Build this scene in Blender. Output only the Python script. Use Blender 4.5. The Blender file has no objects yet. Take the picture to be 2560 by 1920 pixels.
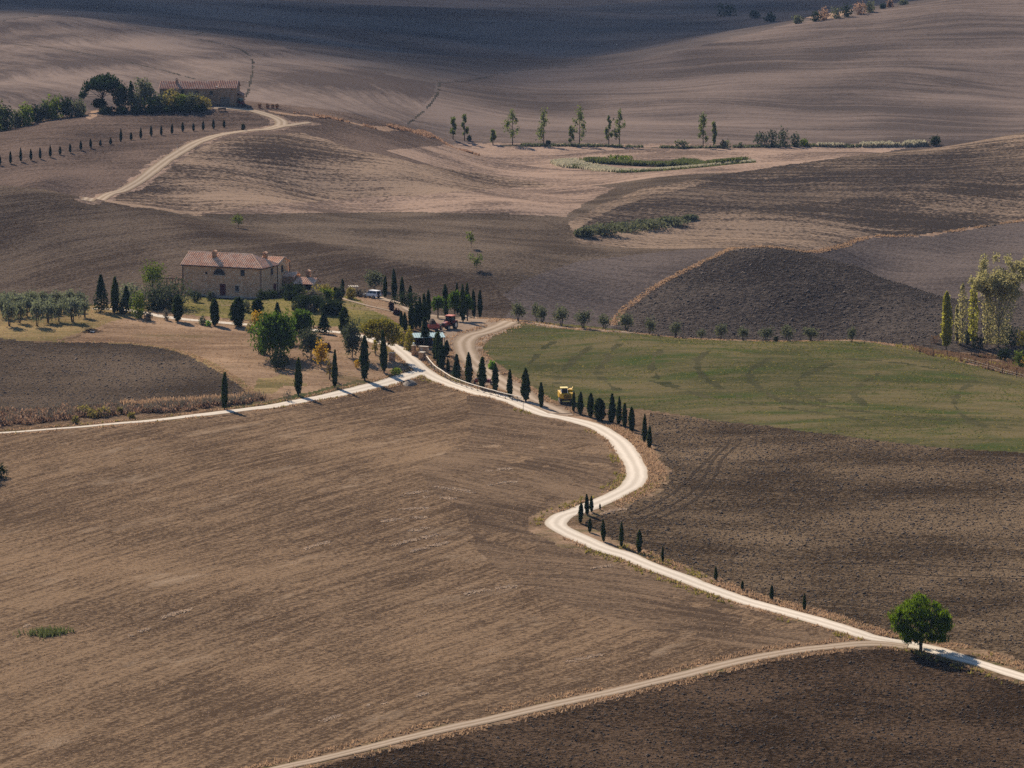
import bpy, math, random
import numpy as np
from mathutils import Vector, Matrix
random.seed(7)
rng = np.random.default_rng(11)
R = math.radians
scene = bpy.context.scene

# ------------------------------------------------------------------ camera
F, PITCH, CAMZ = 10425.0, R(8.2), 118.0          # focal length in px of a 2560 px wide picture
cam = bpy.data.cameras.new('camera')
cam.sensor_width = 36.0
cam.lens = 36.0 * F / 2560.0
cam.clip_start = 1.0
cam.clip_end = 30000.0
cam_ob = bpy.data.objects.new('camera', cam)
scene.collection.objects.link(cam_ob)
cam_ob.location = (0, 0, CAMZ)
cam_ob.rotation_euler = (R(90) - PITCH, 0, 0)
scene.camera = cam_ob
# ------------------------------------------------------------------ world, sun, exposure
SUN_EL, SUN_AZ = R(35.5), R(-27)                   # behind the scene, to the left
world = bpy.data.worlds.new('World')
scene.world = world
world.use_nodes = True
wn = world.node_tree
sky = wn.nodes.new('ShaderNodeTexSky')
sky.sky_type = 'NISHITA'
sky.sun_disc = False
sky.sun_elevation = SUN_EL
sky.sun_rotation = SUN_AZ
sky.altitude = 400
sky.dust_density = 0.4
sky.ozone_density = 4.0
bg = wn.nodes['Background']
bg.inputs['Strength'].default_value = 0.055
wn.links.new(sky.outputs[0], bg.inputs[0])
sun = bpy.data.lights.new('sun', 'SUN')
sun.energy = 5.0
sun.angle = R(0.5)
sun.color = (1.0, 0.88, 0.73)
sun_ob = bpy.data.objects.new('sun', sun)
scene.collection.objects.link(sun_ob)
SUNV = Vector((math.sin(SUN_AZ) * math.cos(SUN_EL), math.cos(SUN_AZ) * math.cos(SUN_EL), math.sin(SUN_EL)))
sun_ob.rotation_euler = SUNV.to_track_quat('Z', 'Y').to_euler()
sun_ob.location = (0, 0, 400)
vs = scene.view_settings
vs.view_transform = 'Standard'
vs.look = 'None'
vs.gamma = 1.0
vs.exposure = 0.92
vs.use_curve_mapping = False
scene.render.engine = 'CYCLES'
cy = scene.cycles
cy.max_bounces = 5
cy.diffuse_bounces = 2
cy.glossy_bounces = 1
cy.transmission_bounces = 3
cy.transparent_max_bounces = 128
cy.volume_bounces = 0
cy.sample_clamp_direct = 8.0
cy.sample_clamp_indirect = 2.0
cy.use_denoising = False
cy.use_adaptive_sampling = False

# ------------------------------------------------------------------ picture <-> ground helpers
CP, SP = math.cos(PITCH), math.sin(PITCH)
K = 2560 / 2212.0
WIN = dict(D=(0, 0, K), S=(0, 0, 1.0), A1=(0, 150, 800/2212), A2=(400, 580, 460/2008), A3=(800, 640, 500/1975), A4=(0, 640, 480/1731),
  A5=(1200, 700, 500/1803), A6=(2100, 560, 460/1734), A7=(1050, 240, 850/2212), A8=(1800, 0, 760/2212), B1=(1300, 1020, 400/1659),
  B2=(1700, 1380, 860/2212), B3=(0, 800, 760/2212), B4=(0, 1300, 1200/2212), B5=(1200, 750, 1360/2212), B6=(0, 0, 1300/2212),
  B7=(1300, 330, 1260/2212), B8=(200, 450, 1100/2212), C1=(860, 760, 300/2212), C2=(700, 700, 280/2212), C3=(860, 660, 200/2212),
  C4=(1360, 930, 160/2212), C5=(440, 620, 280/2212), C6=(180, 170, 460/2212), C7=(2400, 720, 160/1106), C8=(0, 1080, 260/2212))
def Z(w, x, y):
    ox, oy, s = WIN[w]
    return ox + x * s, oy + y * s
def ray(u, v):
    xc = (u - 1280) / F; yc = (960 - v) / F
    d = CP + yc * SP
    return xc / d, (-SP + yc * CP) / d
def project(x, y, z):
    z = z - CAMZ
    depth = y * CP - z * SP; up = y * SP + z * CP
    return 1280 + F * x / depth, 960 - F * up / depth
# surveyed heights of the land: (column, row, distance)
CTRL=[
# below frame / foreground
(-200,1659,503),(600,1659,495),(1106,1659,496),(1700,1659,501),(2400,1659,505),
(1985,1405,562),(2300,1490,536),(1400,1478,538),(1000,1570,512),(1700,1418,556),(1700,1520,531),(2200,1560,524),
(-100,1400,566),(600,1400,562),(1106,1400,560),(600,1150,640),(-100,1150,650),(1106,1180,630),(300,1270,600),
(-100,930,745),(250,905,755),(500,880,772),(850,832,806),(850,930,742),(1106,1000,698),(1210,1130,646),(1380,1000,704),(1200,890,770),
(1450,1150,640),(1700,1250,608),(2300,1250,606),(1850,1365,570),(2300,1100,655),(1800,1030,690),(1450,930,748),(2300,975,712),(1800,938,736),(1420,890,768),(1600,1130,648),
# meadow
(1120,730,870),(1120,840,798),(1300,800,828),(1300,708,904),(1600,738,888),(1600,830,806),(1850,735,888),(1850,850,790),(2300,870,776),(2020,758,876),(2120,790,850),(2300,830,815),
(1100,690,905),
# farm knoll
(500,650,930),(400,640,938),(600,648,925),(300,660,915),(100,665,915),(-100,670,910),(750,640,935),(820,650,930),(880,680,905),(960,690,900),(1050,690,900),(700,700,890),(500,700,888),(300,690,893),(100,735,862),(-100,735,862),(350,760,845),(550,760,840),(700,780,825),(800,760,838),(900,750,852),(960,740,860),(250,850,787),(0,880,772),(500,830,798),(1000,760,850),
# hidden behind the farm
(-100,672,955),(200,665,962),(450,660,975),(700,650,975),(850,655,965),(1000,700,950),(1100,705,950),(1300,728,952),(1600,760,945),(1850,760,945),(2050,765,945),(2300,780,945),
# visible behind
(0,630,1000),(200,610,1000),(380,590,1005),(700,590,1005),(850,605,1000),(1106,660,990),(1200,680,985),(1350,690,990),(1600,692,990),(1850,700,985),(2050,690,985),(2300,690,985),
# left hill
(-100,392,1090),(0,400,1090),(100,412,1088),(200,434,1080),(320,458,1070),(-100,500,1045),(0,500,1045),(200,520,1035),(400,520,1035),(420,482,1056),(600,540,1028),(620,512,1052),(850,568,1018),
(0,425,1128),(150,440,1122),
# mid floor
(420,460,1100),(520,470,1095),(700,480,1088),(700,450,1122),(1000,480,1095),(1000,560,1035),(1106,610,1010),(1250,540,1065),(1230,480,1105),(1106,440,1150),(850,440,1150),(900,520,1062),
# dark hill
(1460,600,1022),(1560,543,1050),(1640,534,1052),(1700,540,1050),(1750,548,1042),(1650,620,1012),(1850,576,1029),(1950,619,1011),(2000,650,1001),(1800,640,1005),
(1800,602,1072),(1900,628,1062),(1980,658,1046),(1900,580,1098),(2000,598,1088),(2100,655,1020),(2100,610,1072),(2060,555,1112),(2300,580,1080),(2300,640,1030),(1800,536,1100),(2000,508,1128),(2212,478,1145),(2320,470,1150),
(1500,505,1108),(1700,490,1130),(1800,470,1145),(2000,440,1165),(2300,410,1190),(1350,520,1085),
# right mid ridge
(1300,455,1148),(1500,440,1165),(1700,415,1195),(2000,385,1215),(2300,360,1230),(1280,440,1175),(1400,405,1203),(1600,372,1240),(1800,342,1272),(1950,322,1293),(2100,303,1303),(2300,283,1308),(1900,375,1228),(2100,340,1258),
(2000,340,1420),(2150,335,1430),(2320,335,1440),
# pond plain
(1500,358,1375),(1250,348,1400),(1700,348,1400),(1106,400,1235),(1106,360,1350),(1000,340,1400),(1850,325,1440),
(1106,312,1500),(1350,318,1490),(1650,318,1490),(1850,314,1505),(1000,305,1510),
# far farm ridge
(430,232,1285),(560,240,1285),(300,250,1270),(200,247,1275),(100,265,1268),(0,284,1262),(-100,300,1258),(0,355,1180),(250,310,1222),(480,278,1250),(560,270,1262),
(100,390,1135),(300,370,1150),(210,430,1118),(540,292,1240),(400,350,1165),(600,330,1198),(500,400,1138),(700,400,1168),(850,370,1190),(1000,380,1230),(660,258,1285),(760,262,1310),(850,276,1345),(950,295,1400),(700,310,1235),(850,320,1270),
# hidden behind ridge
(-100,310,1370),(100,300,1390),(300,285,1400),(500,275,1410),(700,275,1430),(850,285,1450),
# far hills
(-100,225,1530),(100,220,1540),(300,235,1530),(550,225,1530),(750,245,1520),(880,268,1520),(-100,150,1680),(150,140,1690),(350,150,1680),(550,140,1700),(800,190,1600),
(-100,55,1880),(150,38,1900),(350,75,1840),(500,95,1800),(650,110,1780),(940,182,1650),(900,130,1800),
(1106,260,1570),(1300,270,1560),(1600,260,1580),(1900,260,1580),(2300,240,1590),(1106,190,1680),(1400,180,1690),(1700,150,1720),(2000,120,1740),(2300,110,1740),
(1300,145,1780),(1500,108,1800),(1720,52,1850),(1900,22,1860),(2100,0,1860),(2300,-5,1850),
(1300,130,2000),(1000,120,2050),(700,80,2000),(1500,80,2150),(1720,45,2250),(1900,30,2300),(2300,10,2300),(400,50,2050),(-100,30,2150),(1200,60,2350),(900,60,2300),(500,20,2350),(-100,0,2450),(1600,20,2600),(1106,-10,2900),(500,-25,2800),(2300,-40,2900),
]
ZC=[]
for U in (-700,400,1700,2900):
    ZC+= [(U,380,2.0),(U,250,14.0),(U,120,62.0),(U,50,100.0),(U,4000,25.0),(U,6500,120.0),(U,10000,200.0)]
AN, LAM = 0.5, 2e-5
A0, A1, NA = -0.2, 0.2, 240
L0, L1, NL = math.log(50), math.log(10000), 1000
def build_heights():
    P = []; V = []
    for u, v, y in CTRL:
        a, s = ray(u * K, v * K); P.append((a, math.log(y))); V.append(CAMZ + s * y)
    for u, y, z in ZC:
        P.append(((u * K - 1280) / F, math.log(y))); V.append(z)
    P = np.array(P); V = np.array(V); P[:, 1] *= AN
    n = len(P)
    phi = lambda r2: r2 * np.log(r2 + 1e-12)
    d = ((P[:, None] - P[None]) ** 2).sum(-1)
    Q = np.c_[np.ones(n), P]
    M = np.block([[phi(d) + np.eye(n) * LAM, Q], [Q.T, np.zeros((3, 3))]])
    w = np.linalg.solve(M, np.r_[V, np.zeros(3)])
    ga = np.linspace(A0, A1, NA); gl = np.linspace(L0, L1, NL)
    out = np.zeros((NL, NA))
    for i, l in enumerate(gl):
        d = (ga[:, None] - P[None, :, 0]) ** 2 + (l * AN - P[None, :, 1]) ** 2
        out[i] = phi(d) @ w[:n] + w[n] + w[n+1] * ga + w[n+2] * l * AN
    return out
HG = build_heights()
NT = rng.random((256, 256))
def vnoise(x, y):
    x = np.asarray(x, float); y = np.asarray(y, float)
    i = np.floor(x).astype(int); j = np.floor(y).astype(int)
    fx = x - i; fy = y - j
    fx = fx*fx*fx*(fx*(fx*6-15)+10); fy = fy*fy*fy*(fy*(fy*6-15)+10)
    g = lambda a, b: NT[a & 255, b & 255]
    return (g(i, j)*(1-fx)*(1-fy) + g(i+1, j)*fx*(1-fy) + g(i, j+1)*(1-fx)*fy + g(i+1, j+1)*fx*fy) * 2 - 1
def sstep(a, b, x):
    t = np.clip((x - a) / (b - a), 0, 1)
    return t * t * (3 - 2 * t)
def cr(t):
    return (-.5*t+t*t-.5*t**3, 1-2.5*t*t+1.5*t**3, .5*t+2*t*t-1.5*t**3, -.5*t*t+.5*t**3)
def H0(x, y):
    x = np.asarray(x, float); y = np.asarray(y, float)
    a = np.clip((x / y - A0) / (A1 - A0) * (NA - 1), 1, NA - 2.001)
    l = np.clip((np.log(y) - L0) / (L1 - L0) * (NL - 1), 1, NL - 2.001)
    i = l.astype(int); j = a.astype(int)
    wi = cr(l - i); wj = cr(a - j)
    z = 0
    for k in range(4):
        r = 0
        for m in range(4):
            r = r + wj[m] * HG[i + k - 1, j + m - 1]
        z = z + wi[k] * r
    return z
def H(x, y):
    x = np.asarray(x, float); y = np.asarray(y, float)
    z = H0(x, y)
    far = sstep(1480, 1650, y)
    mid = sstep(960, 1010, y) * (1 - far)
    near = 1 - sstep(930, 980, y)
    z = z + near * (0.32 * vnoise(x/38+3, y/46) + 0.10 * vnoise(x/15, y/17+9) + 0.04 * vnoise(x/6, y/6))
    z = z + mid * (1.9 * vnoise(x/60+7, y/55) + 0.65 * vnoise(x/24, y/20+4))
    z = z + far * (3.6 * vnoise(x/130+11, y/150) + 1.2 * vnoise((x+.4*y)/55+2, y/70) + .3 * vnoise(x/24, y/30))
    return z
_YS = np.concatenate([np.arange(380, 1500, 0.5), np.arange(1500, 3500, 2.0)])
def ground(u, v, ymin=0, ymax=1e9):
    """first point of the land seen at picture position (u, v)"""
    a, s = ray(u, v)
    Y = _YS[(_YS >= ymin) & (_YS <= ymax)]
    d = H(a * Y, Y) - (CAMZ + s * Y)
    k = int(np.argmax(d >= 0))
    if d[k] < 0:
        k = int(np.argmax(d))
        y = Y[k]
    elif k == 0:
        y = Y[0]
    else:
        y = Y[k-1] + (Y[k] - Y[k-1]) * (-d[k-1]) / (d[k] - d[k-1])
    x = a * y
    return Vector((x, y, float(H(x, y))))
def gz(w, x, y, **k):
    return ground(*Z(w, x, y), **k)
def ppm(p):
    return F / p[1]                              # source pixels per metre there
def on(x, y, dz=0.0):
    return Vector((x, y, float(H(x, y)) + dz))

# ------------------------------------------------------------------ materials
MATS = {}
def newmat(name):
    m = bpy.data.materials.new(name); m.use_nodes = True
    nt = m.node_tree; nt.nodes.clear()
    o = nt.nodes.new('ShaderNodeOutputMaterial')
    MATS[name] = m
    return m, nt, o
def N(nt, t, **kw):
    n = nt.nodes.new(t)
    for k, v in kw.items():
        if k in n.inputs: n.inputs[k].default_value = v
        else: setattr(n, k, v)
    return n
def L(nt, a, b): nt.links.new(a, b)
def math_(nt, op, a, b=None, clamp=False):
    n = nt.nodes.new('ShaderNodeMath'); n.operation = op; n.use_clamp = clamp
    for i, v in enumerate((a, b)):
        if v is None: continue
        if isinstance(v, (int, float)): n.inputs[i].default_value = v
        else: L(nt, v, n.inputs[i])
    return n.outputs[0]
def mix_(nt, f, a, b, mode='MIX'):
    n = nt.nodes.new('ShaderNodeMix'); n.data_type = 'RGBA'; n.blend_type = mode
    for i, v in ((0, f), (6, a), (7, b)):
        if isinstance(v, (int, float)): n.inputs[i].default_value = v
        elif isinstance(v, tuple): n.inputs[i].default_value = (v + (1,))[:4]
        else: L(nt, v, n.inputs[i])
    return n.outputs[2]
def noise_(nt, vec, scale, detail=3, rough=.55, dist=0):
    n = N(nt, 'ShaderNodeTexNoise', Scale=scale, Detail=detail, Roughness=rough, Distortion=dist)
    L(nt, vec, n.inputs['Vector']); return n.outputs[0]
def mapped(nt, ang=0, scale=(1, 1, 1), warp=0):
    tc = nt.nodes.new('ShaderNodeTexCoord')
    v = tc.outputs['Object']
    if warp:
        w = N(nt, 'ShaderNodeTexNoise', Scale=.012, Detail=1.0); L(nt, v, w.inputs['Vector'])
        s = N(nt, 'ShaderNodeVectorMath', operation='MULTIPLY_ADD'); L(nt, w.outputs[1], s.inputs[0])
        s.inputs[1].default_value = (warp, warp, 0); L(nt, v, s.inputs[2]); v = s.outputs[0]
    if ang:
        r = N(nt, 'ShaderNodeVectorRotate', rotation_type='Z_AXIS'); r.inputs['Angle'].default_value = R(ang)
        L(nt, v, r.inputs['Vector']); v = r.outputs[0]
    m = N(nt, 'ShaderNodeVectorMath', operation='MULTIPLY'); L(nt, v, m.inputs[0]); m.inputs[1].default_value = scale
    return m.outputs[0]
def soil(name, dark, light, ang=0, streak=(.02, .35), clod=2.2, sa=1.0, ca=1.2, pa=1.0, bias=.5, bump=.25, fur=0, fw=1.0, warp=0, third=None, patch=.03, tf=.62):
    """earth or grass: two colours mixed by furrow streaks, clods and large patches, with relief"""
    m, nt, o = newmat(name)
    plain = mapped(nt)
    st = noise_(nt, mapped(nt, ang, (streak[0], streak[1], .1), warp), 1.0, 4, .6)
    st2 = noise_(nt, mapped(nt, ang, (streak[0]*4.5, streak[1]*3.2, .1), warp), 1.0, 4, .65)
    st = math_(nt, 'ADD', math_(nt, 'MULTIPLY', st, .55), math_(nt, 'MULTIPLY', st2, .45))
    cl = noise_(nt, plain, clod, 4, .62)
    pt = noise_(nt, plain, patch, 3, .5)
    f = math_(nt, 'MULTIPLY_ADD', math_(nt, 'SUBTRACT', st, .5), sa * 2.0)
    nt.nodes[-1].inputs[2].default_value = bias
    f = math_(nt, 'ADD', f, math_(nt, 'MULTIPLY', math_(nt, 'SUBTRACT', cl, .5), ca * 2.0))
    f = math_(nt, 'ADD', f, math_(nt, 'MULTIPLY', math_(nt, 'SUBTRACT', pt, .5), pa * 2.0), True)
    col = mix_(nt, f, dark, light)
    if third:
        p2 = noise_(nt, mapped(nt, ang, (.05, .12, .1), warp), 1.0, 4, .65)
        r = N(nt, 'ShaderNodeMapRange', clamp=True); L(nt, p2, r.inputs[0])
        r.inputs[1].default_value = tf - .1; r.inputs[2].default_value = tf + .1
        col = mix_(nt, r.outputs[0], col, third)
    b = N(nt, 'ShaderNodeBsdfDiffuse', Roughness=.35)
    L(nt, col, b.inputs[0])
    hgt = math_(nt, 'MULTIPLY', noise_(nt, plain, clod * .7, 5, .7), bump * 2.2)
    if fur:
        w = N(nt, 'ShaderNodeTexWave', wave_type='BANDS', bands_direction='Y', Scale=1.0 / fw / 6.283 * 6.283 / 2, Distortion=1.5, Detail=2.0)
        L(nt, mapped(nt, ang, (1, 1, 1), warp), w.inputs['Vector'])
        hgt = math_(nt, 'ADD', hgt, math_(nt, 'MULTIPLY', w.outputs['Fac'], fur))
    bp = N(nt, 'ShaderNodeBump', Strength=1.0, Distance=1.0)
    L(nt, hgt, bp.inputs['Height']); L(nt, bp.outputs[0], b.inputs['Normal'])
    L(nt, b.outputs[0], o.inputs[0])
    return m
def plainmat(name, col, rough=.7, metal=0, var=.15, vs_=3.0, bump=0, spec=.3, emit=None):
    m, nt, o = newmat(name)
    p = N(nt, 'ShaderNodeBsdfPrincipled', Roughness=rough, Metallic=metal)
    p.inputs['Specular IOR Level'].default_value = spec
    n = noise_(nt, mapped(nt), vs_, 4, .6)
    c2 = tuple(max(0, c * (1 - var * 2)) for c in col); c1 = tuple(min(1, c * (1 + var)) for c in col)
    r = N(nt, 'ShaderNodeMapRange', clamp=True); L(nt, n, r.inputs[0]); r.inputs[1].default_value = .3; r.inputs[2].default_value = .7
    L(nt, mix_(nt, r.outputs[0], c2, c1), p.inputs['Base Color'])
    if bump:
        bp = N(nt, 'ShaderNodeBump', Strength=.6, Distance=bump); L(nt, n, bp.inputs['Height']); L(nt, bp.outputs[0], p.inputs['Normal'])
    L(nt, p.outputs[0], o.inputs[0])
    return m
def leafmat(name, c1, c2, trans=.3, big=.5, tw=(1.3, 1.4, .7)):
    m, nt, o = newmat(name)
    g = nt.nodes.new('ShaderNodeNewGeometry')
    n = noise_(nt, mapped(nt), big, 2, .5)
    f = math_(nt, 'ADD', math_(nt, 'MULTIPLY', g.outputs['Random Per Island'], .7), math_(nt, 'MULTIPLY', math_(nt, 'SUBTRACT', n, .35), 1.0), True)
    col = mix_(nt, f, c1, c2)
    d = N(nt, 'ShaderNodeBsdfDiffuse'); L(nt, col, d.inputs[0])
    t = N(nt, 'ShaderNodeBsdfTranslucent'); L(nt, mix_(nt, .5, col, (c2[0]*tw[0], c2[1]*tw[1], c2[2]*tw[2])), t.inputs[0])
    ms = N(nt, 'ShaderNodeMixShader', Fac=trans); L(nt, d.outputs[0], ms.inputs[1]); L(nt, t.outputs[0], ms.inputs[2])
    L(nt, ms.outputs[0], o.inputs[0])
    return m

M = MATS
# fields
soil('stubble', (.085, .056, .036), (.255, .170, .104), ang=-58, streak=(.05, .62), clod=1.6, sa=2.1, ca=1.8, pa=1.0, bias=.46, bump=.13, warp=6, third=(.34, .245, .165), patch=0.022, tf=.70)
soil('headland', (.080, .054, .036), (.218, .147, .093), ang=35, streak=(.03, .5), clod=1.6, sa=2.0, ca=1.5, pa=1.3, bias=.46, bump=.12, warp=40, patch=.03)
soil('plough_right', (.050, .034, .021), (.212, .149, .094), ang=8, streak=(.03, .16), clod=1.6, sa=1.0, ca=1.8, pa=1.5, bias=.42, bump=.30, patch=0.03)
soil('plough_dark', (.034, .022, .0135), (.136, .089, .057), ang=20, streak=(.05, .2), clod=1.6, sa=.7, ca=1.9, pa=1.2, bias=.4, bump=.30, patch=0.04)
soil('plough_left', (.052, .038, .027), (.152, .112, .080), ang=5, streak=(.05, .2), clod=1.6, sa=.7, ca=1.5, pa=1.2, bias=.45, bump=.28, patch=.03)
soil('meadow', (.060, .061, .026), (.148, .118, .060), ang=10, streak=(.03, .2), clod=1.2, sa=1.8, ca=1.0, pa=1.6, bias=.5, bump=.08, warp=60, third=(.054, .072, .022), patch=.025, tf=0.58)
soil('orchard', (.155, .098, .060), (.36, .240, .152), ang=12, streak=(.03, .2), clod=1.3, sa=1.5, ca=.9, pa=1.3, bias=.5, bump=.08, warp=25, third=(.13, .100, .045), tf=.66)
soil('lawn', (.095, .092, .026), (.25, .195, .072), ang=10, streak=(.05, .2), clod=1.5, sa=1.0, ca=.7, pa=1.5, bias=.5, bump=.06, third=(.22, .155, .10), tf=.6)
soil('grove', (.15, .110, .050), (.34, .240, .115), clod=1.5, sa=.8, ca=.9, pa=1.2, bump=.08, third=(.10, .090, .035), tf=.6)
soil('yard', (.19, .135, .094), (.37, .275, .200), ang=-30, streak=(.05, .4), clod=1.5, sa=1.3, ca=.5, pa=1.0, bump=.05, warp=20)
soil('hill_left', (.058, .042, .032), (.162, .120, .088), ang=-38, streak=(.012, .28), clod=1.4, sa=1.5, ca=1.6, pa=1.2, bias=.42, bump=.24, warp=20)
soil('valley', (.066, .050, .038), (.182, .136, .100), ang=8, streak=(.02, .14), clod=1.4, sa=1.2, ca=1.6, pa=1.3, bias=.43, bump=.22, warp=30)
soil('pale', (.120, .086, .068), (.360, .250, .185), ang=-12, streak=(.012, .2), clod=.9, sa=2.0, ca=1.9, pa=1.7, bias=.58, bump=.12, warp=30)
soil('slope', (.062, .046, .037), (.330, .232, .163), ang=-14, streak=(.012, .26), clod=.9, sa=2.4, ca=1.9, pa=2.2, bias=.40, bump=.14, warp=30, patch=.018)
soil('ridge', (.050, .039, .032), (.290, .206, .145), ang=14, streak=(.014, .24), clod=.9, sa=2.0, ca=1.9, pa=2.3, bias=.34, bump=.16, warp=40, patch=.014)
soil('ridge_shade', (.040, .032, .028), (.200, .145, .105), ang=14, streak=(.014, .24), clod=.9, sa=2.0, ca=1.9, pa=1.2, bias=.28, bump=.18, warp=40, patch=.02)  # shade on the near side of the ridge, painted in as darker soil
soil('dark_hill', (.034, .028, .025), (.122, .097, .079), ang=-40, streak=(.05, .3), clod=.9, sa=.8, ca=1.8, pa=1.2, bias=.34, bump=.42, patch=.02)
soil('grey_field', (.078, .062, .055), (.165, .130, .112), ang=32, streak=(.012, .4), clod=1.2, sa=1.2, ca=1.6, pa=.8, bias=.5, bump=.18, warp=20)
soil('ridge_farm', (.066, .048, .039), (.190, .134, .104), ang=2, streak=(.02, .3), clod=1.2, sa=1.3, ca=1.6, pa=1.2, bias=.48, bump=.2)
soil('far_left', (.092, .070, .060), (.250, .186, .150), ang=64, streak=(.014, .2), clod=.5, sa=1.3, ca=.5, pa=1.5, bias=.45, bump=.1, warp=25, patch=.012)
soil('far_right', (.088, .068, .058), (.220, .164, .134), ang=6, streak=(.005, .11), clod=.5, sa=1.8, ca=.5, pa=1.5, bias=.48, bump=.1, warp=50, patch=.010)
soil('far_back', (.085, .068, .060), (.18, .140, .118), ang=20, streak=(.006, .06), clod=.4, sa=1.4, ca=.4, pa=1.8, bias=.5, bump=.1, warp=60, patch=.008)
soil('verge', (.125, .082, .048), (.34, .225, .145), clod=1.3, sa=.5, ca=1.3, pa=1.4, bump=.12, third=(.085, .085, .03), tf=.60, patch=.12)
soil('strip', (.25, .160, .105), (.40, .27, .185), clod=1.0, sa=.4, ca=1.2, pa=.8, bump=.12)
soil('meadow_mown', (.044, .046, .021), (.099, .086, .044), ang=10, streak=(.03, .2), clod=1.2, sa=1.2, ca=1.0, pa=1.0, bump=.08, warp=60)
soil('rut', (.032, .023, .016), (.080, .058, .040), clod=1.2, bump=.1)
soil('ditch', (.045, .04, .032), (.09, .075, .055), clod=.8, bump=.3)
soil('bank', (.13, .080, .055), (.28, .185, .125), clod=.9, sa=.8, ca=1.2, pa=1.4, bump=.15, third=(.12, .10, .035), tf=.52, patch=.09)
# ------------------------------------------------------------------ object helpers
COL = scene.collection
def link(o, parent=None):
    COL.objects.link(o)
    if parent is not None: o.parent = parent
    return o
def tag(o, label=None, cat=None, group=None, kind=None):
    if label: o['label'] = label
    if cat: o['category'] = cat
    if group: o['group'] = group
    if kind: o['kind'] = kind
    return o
def mesh_np(name, verts, faces, mat, smooth=False):
    """faces: (n,3) or (n,4) int array"""
    me = bpy.data.meshes.new(name)
    verts = np.asarray(verts, np.float32); faces = np.asarray(faces, np.int32)
    n, k = faces.shape
    me.vertices.add(len(verts)); me.vertices.foreach_set('co', verts.ravel())
    me.loops.add(n * k); me.loops.foreach_set('vertex_index', faces.ravel())
    me.polygons.add(n); me.polygons.foreach_set('loop_start', np.arange(0, n * k, k, dtype=np.int32))
    if smooth: me.polygons.foreach_set('use_smooth', np.ones(n, bool))
    me.update(calc_edges=True)
    if mat is not None: me.materials.append(M[mat] if isinstance(mat, str) else mat)
    return me
def obj(name, me, parent=None, **t):
    o = bpy.data.objects.new(name, me); link(o, parent)
    return tag(o, **t)
class MB:
    """collects faces of one mesh"""
    def __init__(s): s.v = []; s.f = []
    def add(s, v, f):
        k = len(s.v); s.v += [tuple(p) for p in v]; s.f += [tuple(i + k for i in q) for q in f]; return s
    def box(s, x0, x1, y0, y1, z0, z1):
        return s.hexa([(x0,y0,z0),(x1,y0,z0),(x1,y1,z0),(x0,y1,z0),(x0,y0,z1),(x1,y0,z1),(x1,y1,z1),(x0,y1,z1)])
    def hexa(s, p):
        return s.add(p, [(0,3,2,1),(4,5,6,7),(0,1,5,4),(1,2,6,5),(2,3,7,6),(3,0,4,7)])
    def bar(s, a, b, r, n=6, r2=None):
        a = Vector(a); b = Vector(b); d = (b - a)
        if d.length < 1e-6: return s
        q = d.to_track_quat('Z', 'Y'); r2 = r if r2 is None else r2
        v = [a + q @ Vector((r*math.cos(2*math.pi*i/n), r*math.sin(2*math.pi*i/n), 0)) for i in range(n)]
        v += [b + q @ Vector((r2*math.cos(2*math.pi*i/n), r2*math.sin(2*math.pi*i/n), 0)) for i in range(n)]
        f = [(i, (i+1) % n, n+(i+1) % n, n+i) for i in range(n)] + [tuple(range(n-1, -1, -1)), tuple(range(n, 2*n))]
        return s.add(v, f)
    def prism(s, poly, axis, a, b):
        """poly: 2-D outline, extruded along axis (0 x, 1 y, 2 z) from a to b"""
        def P(p, t):
            l = [p[0], p[1]]; l.insert(axis, t); return tuple(l)
        n = len(poly)
        v = [P(p, a) for p in poly] + [P(p, b) for p in poly]
        return s.add(v, [(i, (i+1) % n, n+(i+1) % n, n+i) for i in range(n)] + [tuple(range(n-1, -1, -1)), tuple(range(n, 2*n))])
    def lathe(s, prof, n=12, c=(0, 0, 0)):
        m = len(prof)
        v = [(c[0]+r*math.cos(2*math.pi*i/n), c[1]+r*math.sin(2*math.pi*i/n), c[2]+z) for r, z in prof for i in range(n)]
        f = [(k*n+i, k*n+(i+1) % n, (k+1)*n+(i+1) % n, (k+1)*n+i) for k in range(m-1) for i in range(n)]
        f += [tuple(range(n-1, -1, -1)), tuple((m-1)*n+i for i in range(n))]
        return s.add(v, f)
    def mesh(s, name, mat, smooth=False, bevel=0):
        me = bpy.data.meshes.new(name); me.from_pydata(s.v, [], s.f)
        import bmesh
        bm = bmesh.new(); bm.from_mesh(me)
        bmesh.ops.recalc_face_normals(bm, faces=bm.faces)
        if bevel:
            bmesh.ops.remove_doubles(bm, verts=bm.verts, dist=1e-4)
            bmesh.ops.bevel(bm, geom=[e for e in bm.edges if e.is_manifold and e.calc_face_angle() > .5], offset=bevel, segments=2, affect='EDGES', profile=.6)
        bm.to_mesh(me); bm.free()
        if smooth:
            for p in me.polygons: p.use_smooth = True
        me.materials.append(M[mat]); return me
    def obj(s, name, mat, parent=None, smooth=False, bevel=0, **t):
        return obj(name, s.mesh(name, mat, smooth, bevel), parent, **t)
def empty(name, loc, rz=0, **t):
    o = bpy.data.objects.new(name, None); o.empty_display_size = .5
    link(o); o.location = loc; o.rotation_euler = (0, 0, rz)
    return tag(o, **t)
ORD = ['first','second','third','fourth','fifth','sixth','seventh','eighth','ninth','tenth','eleventh','twelfth','thirteenth','fourteenth','fifteenth','sixteenth','seventeenth','eighteenth','nineteenth','twentieth','twenty-first','twenty-second','twenty-third','twenty-fourth','twenty-fifth']

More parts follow.
